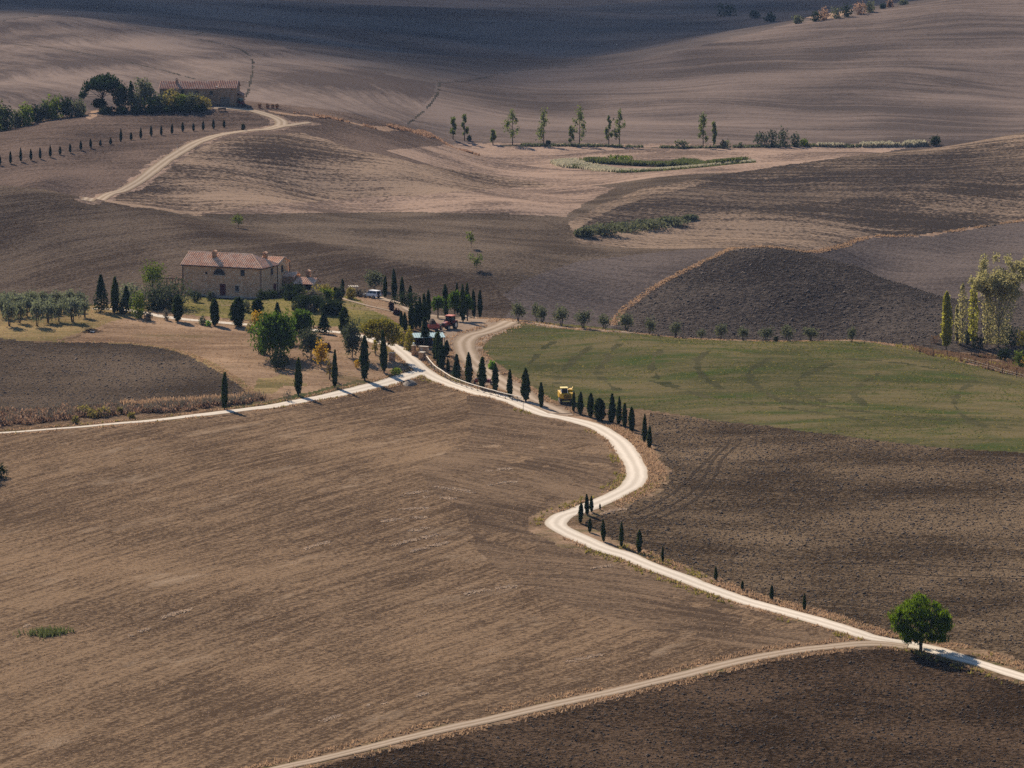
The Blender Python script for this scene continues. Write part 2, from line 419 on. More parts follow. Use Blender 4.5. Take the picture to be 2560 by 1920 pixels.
# ------------------------------------------------------------------ lines on the land (roads, strips, ditches)
def smooth_line(pts, step=1.2):
    P = [np.array(p[:2], float) for p in pts]
    P = [2*P[0]-P[1]] + P + [2*P[-1]-P[-2]]
    out = []
    for i in range(1, len(P) - 2):
        n = max(2, int(np.linalg.norm(P[i+1]-P[i]) / step))
        for k in range(n):
            t = k / n; w = cr(t)
            out.append(sum(w[m] * P[i-1+m] for m in range(4)))
    out.append(P[-2])
    return np.array(out)
def line(pts, step=1.2, **kw):
    """pts: [(window, x, y), ...] -> smooth ground line"""
    return smooth_line([gz(*p, **kw) for p in pts], step)
MAIN = line([('D',2330,1500),('D',2212,1463),('D',2100,1429),('D',2000,1399),('D',1900,1381),('D',1850,1367),('D',1700,1323),('D',1600,1295),('D',1500,1259),('D',1400,1220),
   ('B1',1100,1530),('B1',850,1450),('B1',650,1360),('B1',480,1285),('B1',375,1205),('B1',440,1120),('B1',600,1070),('B1',800,985),('B1',1000,895),('B1',1150,810),('B1',1215,700),('B1',1190,600),
   ('B1',1130,490),('B1',1020,345),('B1',800,200),('B1',500,112),('B1',250,62),('A3',1800,1400),('A3',1600,1360),('A3',1400,1300),('A3',1200,1230),('A3',1060,1160),('A3',960,1080),('A3',860,990),('A3',780,925),('A3',700,870)])
DRIVE = line([('A3',780,925),('A3',720,880),('C1',640,720),('C1',480,640),('C1',330,600),('D',760,722),('D',730,718),('D',650,710),('D',560,703),('D',480,697),('D',390,689),('D',320,678),('D',270,669),('D',200,667)])
LEFT = line([('A3',1000,1150),('A3',850,1190),('A3',700,1240),('A3',520,1285),('A3',300,1335),('A3',0,1400),('B3',2000,625),('B3',1800,650),('B3',1500,687),('B3',1100,733),('B3',700,768),('B3',300,800),('B3',0,822),('B3',-300,840)])
YARD = line([('A3',1900,640),('A3',1800,685),('A3',1650,745),('A3',1500,785),('A3',1425,850),('A3',1440,950),('A3',1520,1060),('A3',1610,1130),('A3',1730,1210),('A3',1860,1295),('A3',1975,1350),('A5',450,1085),('A5',600,1150),('A5',720,1205)])
EAST = line([('A3',1500,600),('A3',1700,600),('A3',1900,640),('B5',250,100),('B5',350,113),('B5',500,124),('B5',700,135),('B5',1000,152),('B5',1300,159),('B5',1500,162),('B5',1850,160)], ymax=925)
UPPER = line([('A3',560,405),('A3',620,425),('A3',700,445),('A3',800,485),('A3',870,520),('A3',960,560),('A3',1080,590),('A3',1250,600),('A3',1500,600)])
LOWER = line([('D',1960,1398),('D',1900,1391),('D',1800,1397),('D',1700,1409),('D',1600,1428),('D',1470,1460),('D',1300,1500),('D',1150,1533),('D',1000,1567),('B4',1500,1098),('B4',1350,1130),('B4',1100,1190),('B4',800,1260)])
FARTRACK = line([('A1',1480,330),('A1',1620,338),('A1',1750,352),('A1',1880,390),('A1',1945,425),('A1',1930,458),('A1',1850,478),('A1',1700,490),('A1',1550,512),('A1',1420,548),('A1',1300,602),('A1',1150,695),('A1',1000,810),('A1',850,900),('A1',720,945),('A1',600,975)], ymin=1050, ymax=1330)
FARFORK = line([('A1',1900,460),('A1',2000,452),('A1',2080,440),('A1',2140,432)], ymin=1100, ymax=1330)
PATH = line([('C2',1150,330),('C2',1300,390),('C2',1500,445),('C2',1750,515),('C2',2000,570),('C2',2212,622),('A3',720,550),('A3',800,590)])
ROADS = [  # line, width at start, width at end, name, material
 (MAIN, 3.4, 3.9, 'gravel_road', 'road'), (DRIVE, 3.2, 2.2, 'driveway', 'road'), (LEFT, 4.0, 1.7, 'gravel_track', 'road'), (YARD, 4.2, 4.6, 'farm_track', 'track'),
 (EAST, 3.4, 1.6, 'crest_path', 'track'), (UPPER, 3.6, 4.5, 'upper_drive', 'track'), (LOWER, 3.0, 2.1, 'field_track', 'track'),
 (FARTRACK, 4.4, 3.6, 'far_track', 'track'), (FARFORK, 3.5, 2.0, 'far_track_fork', 'track'), (PATH, 1.0, 1.0, 'garden_path', 'track')]
STRIP = line([('D',1322,706),('D',1345,672),('D',1400,630),('D',1460,595),('D',1520,565),('D',1560,546),('D',1620,535),('D',1700,538),('D',1750,545),('D',1800,536),('D',1850,520),('D',1900,510),('D',2000,508),('D',2100,493),('D',2212,477),('D',2300,470)], ymin=985, ymax=1170)
BANKTOP = line([('A1',1900,362),('A1',2000,375),('A1',2120,385),('A1',2212,395),('D',850,277),('D',950,296),('D',1020,303)], ymin=1240, ymax=1420)
SWALE = line([('A7',540,322),('A7',900,325),('A7',1300,332),('A7',1500,336),('A7',1850,340),('A7',2212,333),('A8',650,1062),('A8',1100,1065),('A8',1500,1050)], ymin=1400, ymax=1600)
G1 = line([('D',950,178),('D',946,200),('D',925,230),('D',900,252),('D',880,268)], ymin=1480, ymax=2000)
G2 = line([('D',430,85),('D',500,100),('D',540,122),('D',546,150),('D',538,190),('D',528,215)], ymin=1480, ymax=2000)
G3 = line([('D',0,47),('D',100,35),('D',200,42),('D',330,68),('D',420,76),('D',500,62),('D',620,70),('D',760,82),('D',860,92),('D',950,72),('D',1060,62),('D',1200,75)], ymin=1600, ymax=2600)
G4 = line([('D',950,178),('D',1060,165),('D',1150,150),('D',1300,140)], ymin=1480, ymax=2200)
G5 = line([('D',0,95),('D',120,105),('D',260,130),('D',420,170)], ymin=1480, ymax=2000)
# distance rasters
RX0, RX1, RY0, RY1, RS = -330, 330, 440, 2300, 0.75
RW, RH = int((RX1-RX0)/RS), int((RY1-RY0)/RS)
def raster(lines):
    D = np.full((RH, RW), 99.0, np.float32)
    k = 12
    oy, ox = np.mgrid[-k:k+1, -k:k+1]
    for ln in lines:
        for x, y in ln:
            cx = int((x-RX0)/RS); cyy = int((y-RY0)/RS)
            if not (k < cx < RW-k-1 and k < cyy < RH-k-1): continue
            d = np.hypot((cx+ox+.5)*RS+RX0-x, (cyy+oy+.5)*RS+RY0-y)
            s = D[cyy-k:cyy+k+1, cx-k:cx+k+1]
            np.minimum(s, d, out=s)
    return D
def look(D, x, y):
    i = ((y-RY0)/RS-.5); j = ((x-RX0)/RS-.5)
    i = np.clip(i, 0, RH-2); j = np.clip(j, 0, RW-2)
    a = i.astype(int); b = j.astype(int); fi = i-a; fj = j-b
    return D[a,b]*(1-fi)*(1-fj)+D[a+1,b]*fi*(1-fj)+D[a,b+1]*(1-fi)*fj+D[a+1,b+1]*fi*fj
def shifted(ln, off, i0=0, i1=None):
    tg = np.gradient(ln, axis=0); tg /= np.linalg.norm(tg, axis=1, keepdims=True)
    return (ln+np.stack([-tg[:, 1], tg[:, 0]], 1)*off)[i0:i1]
MS = np.r_[0, np.cumsum(np.linalg.norm(np.diff(MAIN, axis=0), axis=1))]
D_SIDE = raster([shifted(MAIN, -2.6, 0, int(np.searchsorted(MS, MS[-1]*.92)))])
LS = np.r_[0, np.cumsum(np.linalg.norm(np.diff(LEFT, axis=0), axis=1))]
D_GREEN = raster([shifted(LEFT, -3.4, int(np.searchsorted(LS, 18)), int(np.searchsorted(LS, 62)))])
RIM = line([('D',120,739),('D',280,742),('D',380,757),('D',450,785),('D',510,820),('D',548,852)], ymin=760, ymax=900)
D_RIM = raster([RIM])
D_ROAD = raster([MAIN, LEFT]); D_LOW = raster([LOWER]); D_TRK = raster([YARD, EAST, UPPER]); D_FAR = raster([FARTRACK, FARFORK])
D_STRIP = raster([STRIP]); D_BANK = raster([BANKTOP]); D_DITCH = raster([G1, G2, G3, G4, G5]); D_SWALE = raster([SWALE])

# ------------------------------------------------------------------ the land, one sheet, cut into its fields
def inpoly(u, v, poly):
    c = np.zeros(u.shape, bool); n = len(poly)
    for i in range(n):
        x0, y0 = poly[i]; x1, y1 = poly[(i+1) % n]
        if y0 == y1: continue
        k = (y0 > v) != (y1 > v)
        c ^= k & (u < (x1-x0)*(v-y0)/(y1-y0)+x0)
    return c
ca = np.concatenate([-np.linspace(.195, .128, 24)[:-1], np.arange(-.128, .128, 4.0/F), np.linspace(.128, .195, 24)])
ry = [50, 80, 120, 170, 230, 290, 340, 380, 410, 435, 455]
y = 470.0
while y < 9800:
    ry.append(y)
    if y < 960: d = 3.1*y*y/(F*118)
    elif y < 1330: d = 1.45
    elif y < 1560: d = 2.2
    elif y < 1900: d = 2.4
    elif y < 2400: d = 5.0
    else: d = y*.02
    y += d
ry = np.array(ry)
AA, YY = np.meshgrid(ca, ry)
XX = AA*YY; ZZ = H(XX, YY)
e = .5
ZX = (H(XX+e, YY)-H(XX-e, YY))/(2*e); ZY = (H(XX, YY+e)-H(XX, YY-e))/(2*e)
NV = np.stack([-ZX, -ZY, np.ones_like(ZX)], -1); NV /= np.linalg.norm(NV, axis=-1, keepdims=True)
nr, nc = XX.shape
fx = (XX[:-1,:-1]+XX[1:,1:])/2; fy = (YY[:-1,:-1]+YY[1:,1:])/2; fz = (ZZ[:-1,:-1]+ZZ[1:,1:])/2
fu, fv = project(fx, fy, fz); fu /= K; fv /= K
jit = vnoise(fx/2.2, fy/2.8)*1.4 + vnoise(fx/9, fy/9)*2
fuj = fu + jit*1.6; fvj = fv + (vnoise(fx/2.5+40, fy/4)*1.2 + vnoise(fx/9+20, fy/12)*1.4)
REG = ['stubble','plough_right','plough_dark','plough_left','meadow','orchard','lawn','grove','yard','hill_left','valley','pale','slope','ridge','dark_hill','grey_field','ridge_farm','far_left','far_right','far_back','verge','strip','ditch','bank','meadow_mown','ridge_shade','headland']
RID = {n: i for i, n in enumerate(REG)}
reg = np.zeros(fu.shape, np.int8)
def paint(name, poly=None, y0=0, y1=1e9, cond=None):
    m = (fy >= y0) & (fy <= y1)
    if cond is not None: m &= cond
    if poly is not None: m &= inpoly(fuj, fvj, poly)
    reg[m] = RID[name]
paint('valley', y0=940)
paint('far_back', y0=1470)
paint('far_left', [(-900,400),(-900,30),(0,45),(100,33),(200,40),(330,66),(420,76),(560,85),(700,130),(850,165),(940,180),(940,200),(880,268),(860,400)], 1440, 1990)
paint('far_right', [(880,268),(940,200),(950,178),(1150,148),(1300,138),(1450,115),(1720,48),(2000,5),(2300,-30),(3200,-60),(3200,420),(880,420)], 1440, 1960)
# ridge with the far farm
paint('ridge_farm', y0=1060, y1=1440, cond=(fu < 1050) & (fv < 430) & (fy > 1100))
paint('slope', [(200,440),(300,400),(380,350),(440,315),(520,293),(600,288),(660,290),(760,320),(900,352),(1050,375),(1250,380),(1250,440),(850,440),(600,465),(420,465),(330,450)], 1060, 1440)
paint('pale', [(430,462),(600,440),(850,425),(1106,405),(1250,400),(1330,405),(1260,440),(1220,470),(1100,468),(850,462),(600,470)], 1060, 1300)
paint('valley', [(430,462),(600,462),(850,458),(1100,462),(1220,470),(1260,500),(1240,540),(1130,590),(900,560),(700,520),(560,490)], 980, 1200)
paint('pale', [(1000,310),(2000,310),(1900,330),(1750,352),(1550,380),(1400,405),(1300,420),(1150,392),(950,362),(800,330),(900,318)], 1240, 1530)
paint('ridge', [(1230,480),(1300,440),(1400,405),(1550,378),(1750,350),(1900,325),(2050,308),(2320,280),(2600,260),(2600,480),(2320,468),(2212,475),(2100,490),(2000,506),(1900,508),(1800,534),(1750,543),(1640,532),(1560,540),(1500,560),(1350,560),(1250,545)], 1080, 1400)
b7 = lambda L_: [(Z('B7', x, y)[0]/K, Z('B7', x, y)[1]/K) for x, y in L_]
paint('ridge_shade', b7([(230,450),(320,380),(400,335),(600,275),(850,215),(1100,208),(1350,165),(1650,105),(1900,85),(2150,92),(2300,110),(2300,180),(2050,215),(1750,262),(1400,302),(1100,322),(850,352),(750,368),(500,402),(250,465)]), 1080, 1400)
paint('grey_field', [(1060,690),(1080,640),(1140,600),(1250,565),(1400,545),(1560,536),(1560,546),(1520,565),(1460,595),(1400,630),(1345,672),(1322,720)], 960, 1110)
paint('hill_left', [(-900,392),(-100,392),(0,396),(100,408),(200,431),(320,452),(430,475),(600,505),(750,540),(900,575),(1060,610),(1110,660),(1060,720),(-900,720)], 950, 1110)
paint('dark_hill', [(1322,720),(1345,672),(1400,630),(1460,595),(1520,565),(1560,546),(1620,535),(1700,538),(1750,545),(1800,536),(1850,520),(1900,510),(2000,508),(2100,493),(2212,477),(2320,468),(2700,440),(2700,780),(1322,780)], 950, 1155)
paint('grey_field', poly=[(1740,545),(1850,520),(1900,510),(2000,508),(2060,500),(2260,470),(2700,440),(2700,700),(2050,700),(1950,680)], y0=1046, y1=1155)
# near land
paint('grove', [(-900,655),(0,655),(200,645),(330,650),(350,685),(230,700),(120,735),(-900,735)], 800, 955)
paint('orchard', [(220,700),(330,672),(420,684),(560,694),(720,700),(860,745),(880,800),(840,835),(660,862),(545,868),(545,850),(510,820),(450,785),(380,757),(280,742),(150,740)], 770, 960)
paint('grove', [(545,845),(560,810),(600,800),(660,830),(660,870),(540,880)], 740, 880, cond=vnoise(fx/6, fy/9) > -.1)
paint('lawn', [(340,672),(390,640),(600,640),(790,632),(850,660),(900,700),(860,725),(800,722),(720,705),(560,692),(420,682)], 860, 955)
paint('orchard', [(760,630),(850,640),(900,680),(880,705),(800,668)], 880, 955)
paint('yard', [(880,680),(1000,672),(1100,682),(1120,700),(1040,740),(1010,770),(1050,800),(1120,840),(1180,872),(1150,880),(1060,850),(1000,800),(985,760),(960,760),(930,720)], 780, 930)
paint('meadow', [(1112,686),(1300,702),(1600,735),(1860,732),(1930,745),(2050,775),(2150,800),(2300,835),(2700,900),(2700,1020),(2260,985),(2000,965),(1800,940),(1600,915),(1420,890),(1350,880),(1260,880),(1190,862),(1110,808),(1052,768),(1042,748),(1080,715)], 690, 935)
arcs = [[(930,210),(880,250),(890,290),(950,340),(1050,390)],[(1180,235),(1100,290),(1110,330),(1180,390),(1300,430)],[(1420,262),(1300,320),(1310,370),(1400,415)],[(735,200),(700,260),(720,310),(800,360)],[(1620,300),(1520,370),(1560,425)],[(2010,330),(1930,400),(1960,470),(2060,520)],[(450,190),(400,230),(330,290),(310,340)],[(300,170),(240,210),(200,260)],[(1500,240),(1750,262),(1950,300),(2150,330)],[(1180,395),(1450,440),(1800,480),(2150,520)],[(700,330),(950,400),(1250,440),(1600,490)],[(560,180),(520,230),(480,300),(560,370)]]
D_ARC = raster([line([('B5', *q) for q in a_], .6, ymax=925) for a_ in arcs])
paint('meadow_mown', cond=(reg == RID['meadow']) & (look(D_ARC, fx, fy) < .75+.7*vnoise(fx/3, fy/4)), y0=690, y1=935)
paint('bank', [(1860,735),(1930,735),(2050,740),(2700,730),(2700,900),(2300,840),(2150,802),(2050,776),(1950,752)], 760, 950)
paint('plough_right', [(1405,893),(1600,913),(1800,938),(2000,963),(2260,983),(2700,1020),(2700,1650),(2260,1482),(2100,1425),(1980,1390),(1850,1352),(1750,1316),(1640,1283),(1500,1238),(1400,1203),(1300,1165),(1262,1140),(1260,1120),(1290,1106),(1340,1085),(1400,1055),(1425,1020),(1418,985),(1395,935)], 480, 790)
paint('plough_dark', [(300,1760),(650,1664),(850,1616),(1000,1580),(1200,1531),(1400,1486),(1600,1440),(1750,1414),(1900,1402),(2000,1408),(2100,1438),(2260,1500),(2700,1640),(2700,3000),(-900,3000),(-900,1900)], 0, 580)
paint('plough_left', [(-900,733),(0,733),(150,740),(280,742),(380,757),(450,785),(510,820),(545,850),(500,866),(400,876),(300,884),(150,892),(0,902),(-900,930)], 740, 900)
reg[(fy < 470) & (fx < 0)] = RID['stubble']
paint('headland', [(1010,850),(1330,885),(1400,1000),(1330,1060),(1150,1130),(1210,1175),(1500,1280),(1900,1395),(1650,1408),(1330,1345),(1130,1270),(1030,1190),(1010,1110),(940,1070),(900,1010),(1020,950)], 540, 830, cond=(reg == RID['stubble']) & (vnoise(fx/3, fy/5)+.6*vnoise(fx/9, fy/12) > -.75))
# borders grown with dry grass
wob = vnoise(fx/6, fy/6)*1.0 + vnoise(fx/2.4, fy/2.8)*.5
dr = look(D_ROAD, fx, fy)
paint('verge', cond=(dr < 2.7+wob*.5), y1=860)
paint('verge', cond=(look(D_SIDE, fx, fy) < 2.0+wob), y1=860)
paint('verge', cond=(dr < 5.4+wob*1.0) & (fu > 1395) & (fv < 1090) & (fv > 930), y1=860)
paint('verge', cond=(dr < 5.5+wob) & (fu > 1140) & (fu < 1300) & (fv > 1080) & (fv < 1185), y1=860)
paint('verge', cond=(look(D_LOW, fx, fy) < 2.2+wob*.6), y1=860)
paint('lawn', [(1322,1050),(1330,1030),(1345,1012),(1356,1025),(1350,1045),(1335,1062)], 600, 760)
paint('meadow', cond=(look(D_GREEN, fx, fy) < 1.5+wob*.5), y1=860)
paint('grove', cond=(look(D_RIM, fx, fy) < .9+wob*.5), y1=900)
paint('yard', cond=(look(D_TRK, fx, fy) < 3.0+wob), y1=930)
paint('pale', cond=(look(D_FAR, fx, fy) < 3.2+wob), y0=1040, y1=1400)
paint('strip', cond=(look(D_STRIP, fx, fy) < .7+wob*.5), y0=980, y1=1180)
paint('strip', cond=(look(D_BANK, fx, fy) < 2.0+wob), y0=1200, y1=1440)
paint('strip', [(182,254),(200,240),(214,237),(209,250),(196,257)], 1200, 1320)
paint('strip', [Z('A8',x,y)[0]/K and (Z('A8',x,y)[0]/K, Z('A8',x,y)[1]/K) for x,y in [(620,130),(650,95),(740,58),(800,70),(830,30),(920,25),(980,60),(900,115),(760,140)]], 1650, 2100)
paint('ditch', cond=(look(D_DITCH, fx, fy) < .6+wob*.2), y0=1480)
paint('ditch', cond=(look(D_SWALE, fx, fy) < 1.6+wob*.8), y0=1400, y1=1600)
NAMES = dict(stubble='stubble_field', plough_right='ploughed_field', plough_dark='dark_ploughed_field', plough_left='farm_ploughed_field', meadow='meadow', orchard='orchard_ground', lawn='lawn', grove='grove_ground', yard='farm_yard_ground', hill_left='ploughed_hill', valley='valley_field', pale='pale_field', slope='stubble_slope', ridge='ridge_field', dark_hill='dark_hill', grey_field='grey_field', ridge_farm='ridge_farm_field', far_left='far_hill', far_right='far_hillside', far_back='distant_hills', verge='grass_verge', strip='grass_strip', ditch='ditch', bank='grass_bank', meadow_mown='mown_meadow', ridge_shade='shaded_ridge_field', headland='field_headland')
VC = np.stack([XX, YY, ZZ], -1).reshape(-1, 3); VN = NV.reshape(-1, 3)
ii = np.arange(nr*nc).reshape(nr, nc)
QF = np.stack([ii[:-1,:-1], ii[:-1,1:], ii[1:,1:], ii[1:,:-1]], -1)
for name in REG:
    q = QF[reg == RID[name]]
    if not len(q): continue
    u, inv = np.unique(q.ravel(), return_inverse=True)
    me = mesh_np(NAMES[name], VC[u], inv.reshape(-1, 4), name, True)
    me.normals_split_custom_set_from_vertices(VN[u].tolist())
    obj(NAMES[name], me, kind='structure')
def region(x, y):
    """which field a ground point belongs to"""
    j = np.clip(np.searchsorted(ca, x/y)-1, 0, nc-2); i = np.clip(np.searchsorted(ry, y)-1, 0, nr-2)
    return reg[i, j]

# ------------------------------------------------------------------ roads
def roadmat(name, base, edge, dirt):
    m, nt, o = newmat(name)
    uv = nt.nodes.new('ShaderNodeUVMap')
    sp = nt.nodes.new('ShaderNodeSeparateXYZ'); L(nt, uv.outputs[0], sp.inputs[0])
    p = mapped(nt)
    n1 = noise_(nt, p, .35, 4, .6); n2 = noise_(nt, p, 2.5, 3, .6)
    # two wheel tracks, and the loose gravel between and beside them
    x = math_(nt, 'ABSOLUTE', math_(nt, 'SUBTRACT', sp.outputs[0], .5))
    x = math_(nt, 'ADD', x, math_(nt, 'MULTIPLY', math_(nt, 'SUBTRACT', n1, .5), .12))
    t = math_(nt, 'ABSOLUTE', math_(nt, 'SUBTRACT', x, .21))
    r = N(nt, 'ShaderNodeMapRange', clamp=True); L(nt, t, r.inputs[0]); r.inputs[1].default_value = .04; r.inputs[2].default_value = .17
    col = mix_(nt, r.outputs[0], base, edge)
    col = mix_(nt, math_(nt, 'MULTIPLY', math_(nt, 'SUBTRACT', n2, .35, ), 1.4, True), col, tuple(c*.72 for c in base))
    r2 = N(nt, 'ShaderNodeMapRange', clamp=True); L(nt, x, r2.inputs[0]); r2.inputs[1].default_value = .42; r2.inputs[2].default_value = .53
    col = mix_(nt, r2.outputs[0], col, dirt)
    b = N(nt, 'ShaderNodeBsdfDiffuse', Roughness=.3); L(nt, col, b.inputs[0])
    bp = N(nt, 'ShaderNodeBump', Strength=.8, Distance=.05); L(nt, n2, bp.inputs['Height']); L(nt, bp.outputs[0], b.inputs['Normal'])
    L(nt, b.outputs[0], o.inputs[0])
roadmat('road', (.74, .645, .53), (.56, .48, .385), (.36, .27, .18))
roadmat('track', (.46, .36, .27), (.29, .215, .145), (.22, .155, .10))
ROAD_Z = .05
for idx, (ln, w0, w1, name, mat) in enumerate(ROADS):
    n = len(ln); c = 9
    tg = np.gradient(ln, axis=0); tg /= np.linalg.norm(tg, axis=1, keepdims=True)
    nm = np.stack([-tg[:,1], tg[:,0]], 1)
    s = np.r_[0, np.cumsum(np.linalg.norm(np.diff(ln, axis=0), axis=1))]
    wd = w0+(w1-w0)*(s/s[-1])
    if name == 'gravel_track': wd = np.where(s < 30, 4.0, np.maximum(1.6, 4.0-(s-30)*.035))
    if name == 'gravel_road': wd = np.where(s < 34, 2.3+1.3*sstep(20, 34, s), wd)*(1+.12*np.exp(-((s-s[-1]*.6)/12)**2))
    wl = wd/2*(1+.09*vnoise(s/6, s*0+idx)+.06*vnoise(s/1.7, s*0+idx+9)); wr = wd/2*(1+.09*vnoise(s/6, s*0+idx+50)+.06*vnoise(s/1.7, s*0+idx+70))
    k = np.linspace(-1, 1, c)
    off = np.where(k[None] < 0, k[None]*wl[:,None], k[None]*wr[:,None])
    x = ln[:,0][:,None]+nm[:,0][:,None]*off; y = ln[:,1][:,None]+nm[:,1][:,None]*off
    z = H(x, y)+ROAD_Z+.006*idx - .03*(np.abs(k[None]) > .95)
    g = np.arange(n*c).reshape(n, c)
    q = np.stack([g[:-1,:-1], g[:-1,1:], g[1:,1:], g[1:,:-1]], -1).reshape(-1, 4)[:, ::-1]
    me = mesh_np(name, np.stack([x, y, z], -1).reshape(-1, 3), q, mat, True)
    uvl = me.uv_layers.new(name='UVMap')
    U = np.stack([np.broadcast_to(k[None]*.5+.5, (n, c)), np.broadcast_to(s[:,None], (n, c))], -1).reshape(-1, 2)
    uvl.data.foreach_set('uv', U[q.ravel()].astype(np.float32).ravel())
    obj(name, me, kind='structure')

# wheel tracks pressed into the ploughed field on the right
WIN['G'] = (1280, 1100, 1280/2212)
def ribbon(name, ln, w, dz, mat):
    tg = np.gradient(ln, axis=0); tg /= np.linalg.norm(tg, axis=1, keepdims=True); nm = np.stack([-tg[:, 1], tg[:, 0]], 1)
    n = len(ln); sq = np.arange(n)
    ww = w*(.75+.5*(vnoise(sq/3., sq*0)+1)/2)
    x = np.stack([ln[:, 0]-nm[:, 0]*ww/2, ln[:, 0]+nm[:, 0]*ww/2], 1); y = np.stack([ln[:, 1]-nm[:, 1]*ww/2, ln[:, 1]+nm[:, 1]*ww/2], 1)
    g = np.arange(2*n).reshape(n, 2)
    q = np.stack([g[:-1, 0], g[:-1, 1], g[1:, 1], g[1:, 0]], -1)[:, ::-1]
    obj(name, mesh_np(name, np.stack([x, y, H(x, y)+dz], -1).reshape(-1, 3), q, mat, True), kind='structure')
for i, pts in enumerate([[(975,20),(910,80),(880,150),(820,230),(740,290),(640,335),(540,362)],[(940,10),(870,85),(835,150),(780,220),(700,275),(610,318),(520,345)],[(900,30),(800,130),(720,210),(620,275),(520,320)],[(2212,560),(1900,545),(1600,535),(1350,530)],[(2212,600),(1900,590),(1600,575)]]):
    ribbon('wheel_track', line([('G', *q) for q in pts], .6), .55, .03, 'rut')
# ------------------------------------------------------------------ foliage
leafmat('leaf_cypress', (.009, .018, .008), (.042, .062, .018), .28)
leafmat('leaf_cypress_b', (.011, .021, .008), (.055, .074, .020), .3)
leafmat('leaf_cypress_far', (.012, .022, .018), (.030, .046, .026), .15)
leafmat('leaf_pine', (.018, .040, .006), (.120, .172, .014), .45, .6)
leafmat('leaf_garden_pine', (.018, .040, .010), (.080, .125, .020), .35)
leafmat('leaf_conifer', (.012, .026, .014), (.042, .065, .028), .2)
leafmat('leaf_olive', (.070, .080, .058), (.235, .245, .190), .25)
leafmat('leaf_olive_dark', (.060, .066, .044), (.170, .172, .120), .25)
leafmat('leaf_poplar', (.15, .145, .028), (.40, .36, .08), .45)
leafmat('leaf_cottonwood', (.19, .17, .085), (.40, .355, .18), .4, tw=(1.15, 1.15, .8))
leafmat('leaf_russet', (.10, .065, .025), (.24, .17, .06), .35)
leafmat('leaf_aspen', (.055, .070, .028), (.160, .180, .060), .35)
leafmat('leaf_autumn', (.075, .070, .012), (.230, .185, .035), .35)
leafmat('leaf_yellow', (.20, .11, .015), (.46, .27, .035), .4)
leafmat('leaf_holm', (.026, .034, .022), (.105, .115, .080), .2)
leafmat('leaf_dark', (.011, .019, .011), (.040, .055, .024), .2)
leafmat('leaf_green', (.040, .065, .014), (.135, .165, .030), .35)
leafmat('leaf_bright', (.07, .14, .02), (.16, .26, .04), .4)
leafmat('leaf_grey', (.065, .060, .050), (.19, .165, .13), .25, tw=(1.1, 1.05, .95))
leafmat('leaf_bramble', (.10, .064, .045), (.42, .268, .185), .3, tw=(1.1, 1.05, .95))
leafmat('leaf_purple', (.020, .012, .016), (.060, .035, .040), .2)
leafmat('leaf_reed', (.05, .06, .03), (.13, .14, .065), .3)
leafmat('leaf_plume', (.26, .24, .165), (.50, .46, .34), .3, tw=(1.1, 1.05, .95))
leafmat('leaf_drygrass', (.18, .115, .068), (.46, .31, .20), .35, tw=(1.1, 1.05, .95))
leafmat('leaf_weed', (.13, .105, .035), (.30, .235, .085), .3)
leafmat('leaf_rust', (.11, .068, .042), (.23, .145, .09), .3, tw=(1.1, 1.05, .95))
plainmat('bark', (.075, .058, .046), .9, var=.3, vs_=6)
plainmat('bark_pale', (.22, .19, .16), .9, var=.25, vs_=5)
plainmat('core', (.006, .010, .006), 1.0, var=.2)
def quads(c, d, up, w, h):
    """leaf quads: centres c, normals d, long direction up, half sizes w and h"""
    t = np.cross(up, d); t /= np.linalg.norm(t, axis=1, keepdims=True)+1e-9
    b = np.cross(d, t)
    t = t*w[:, None]; b = b*h[:, None]
    v = np.stack([c-t-b, c+t*.75-b*.8, c+t*.6+b, c-t*.7+b*.9], 1).reshape(-1, 3)
    return v, np.arange(len(c)*4).reshape(-1, 4)
def rdir(n):
    v = rng.normal(size=(n, 3)); return v/np.linalg.norm(v, axis=1, keepdims=True)
def shell(blobs, n, lo=.72, hi=1.03, lump=.18):
    """points in the outer layer of overlapping ellipsoids"""
    b = np.array(blobs, float)
    wt = (b[:, 3]*b[:, 4]*b[:, 5])**(2/3); k = rng.choice(len(b), n, p=wt/wt.sum())
    d = rdir(n)
    r = rng.uniform(lo, hi, n) + lump*vnoise(d[:, 0]*2.5+k*7.3, d[:, 1]*2.5+d[:, 2]*2.1+k*3.1)
    return b[k, :3]+d*r[:, None]*b[k, 3:6], d
def leafmesh(name, mat, blobs, n, size, lo=.72, hi=1.03, up=.35, lump=.18, asp=1.3):
    c, d = shell(blobs, n, lo, hi, lump)
    nd = d*.7+rdir(n)*.9; nd /= np.linalg.norm(nd, axis=1, keepdims=True)
    u = rdir(n)+np.array([0, 0, up*3]); s = size*rng.uniform(.6, 1.35, n)
    v, f = quads(c, nd, u, s*.5, s*.5*asp)
    return mesh_np(name, v, f, mat)
def limbs(name, mat, segs):
    mb = MB()
    for a, b, r, r2 in segs: mb.bar(a, b, r, 6, r2)
    return mb.mesh(name, mat, True)
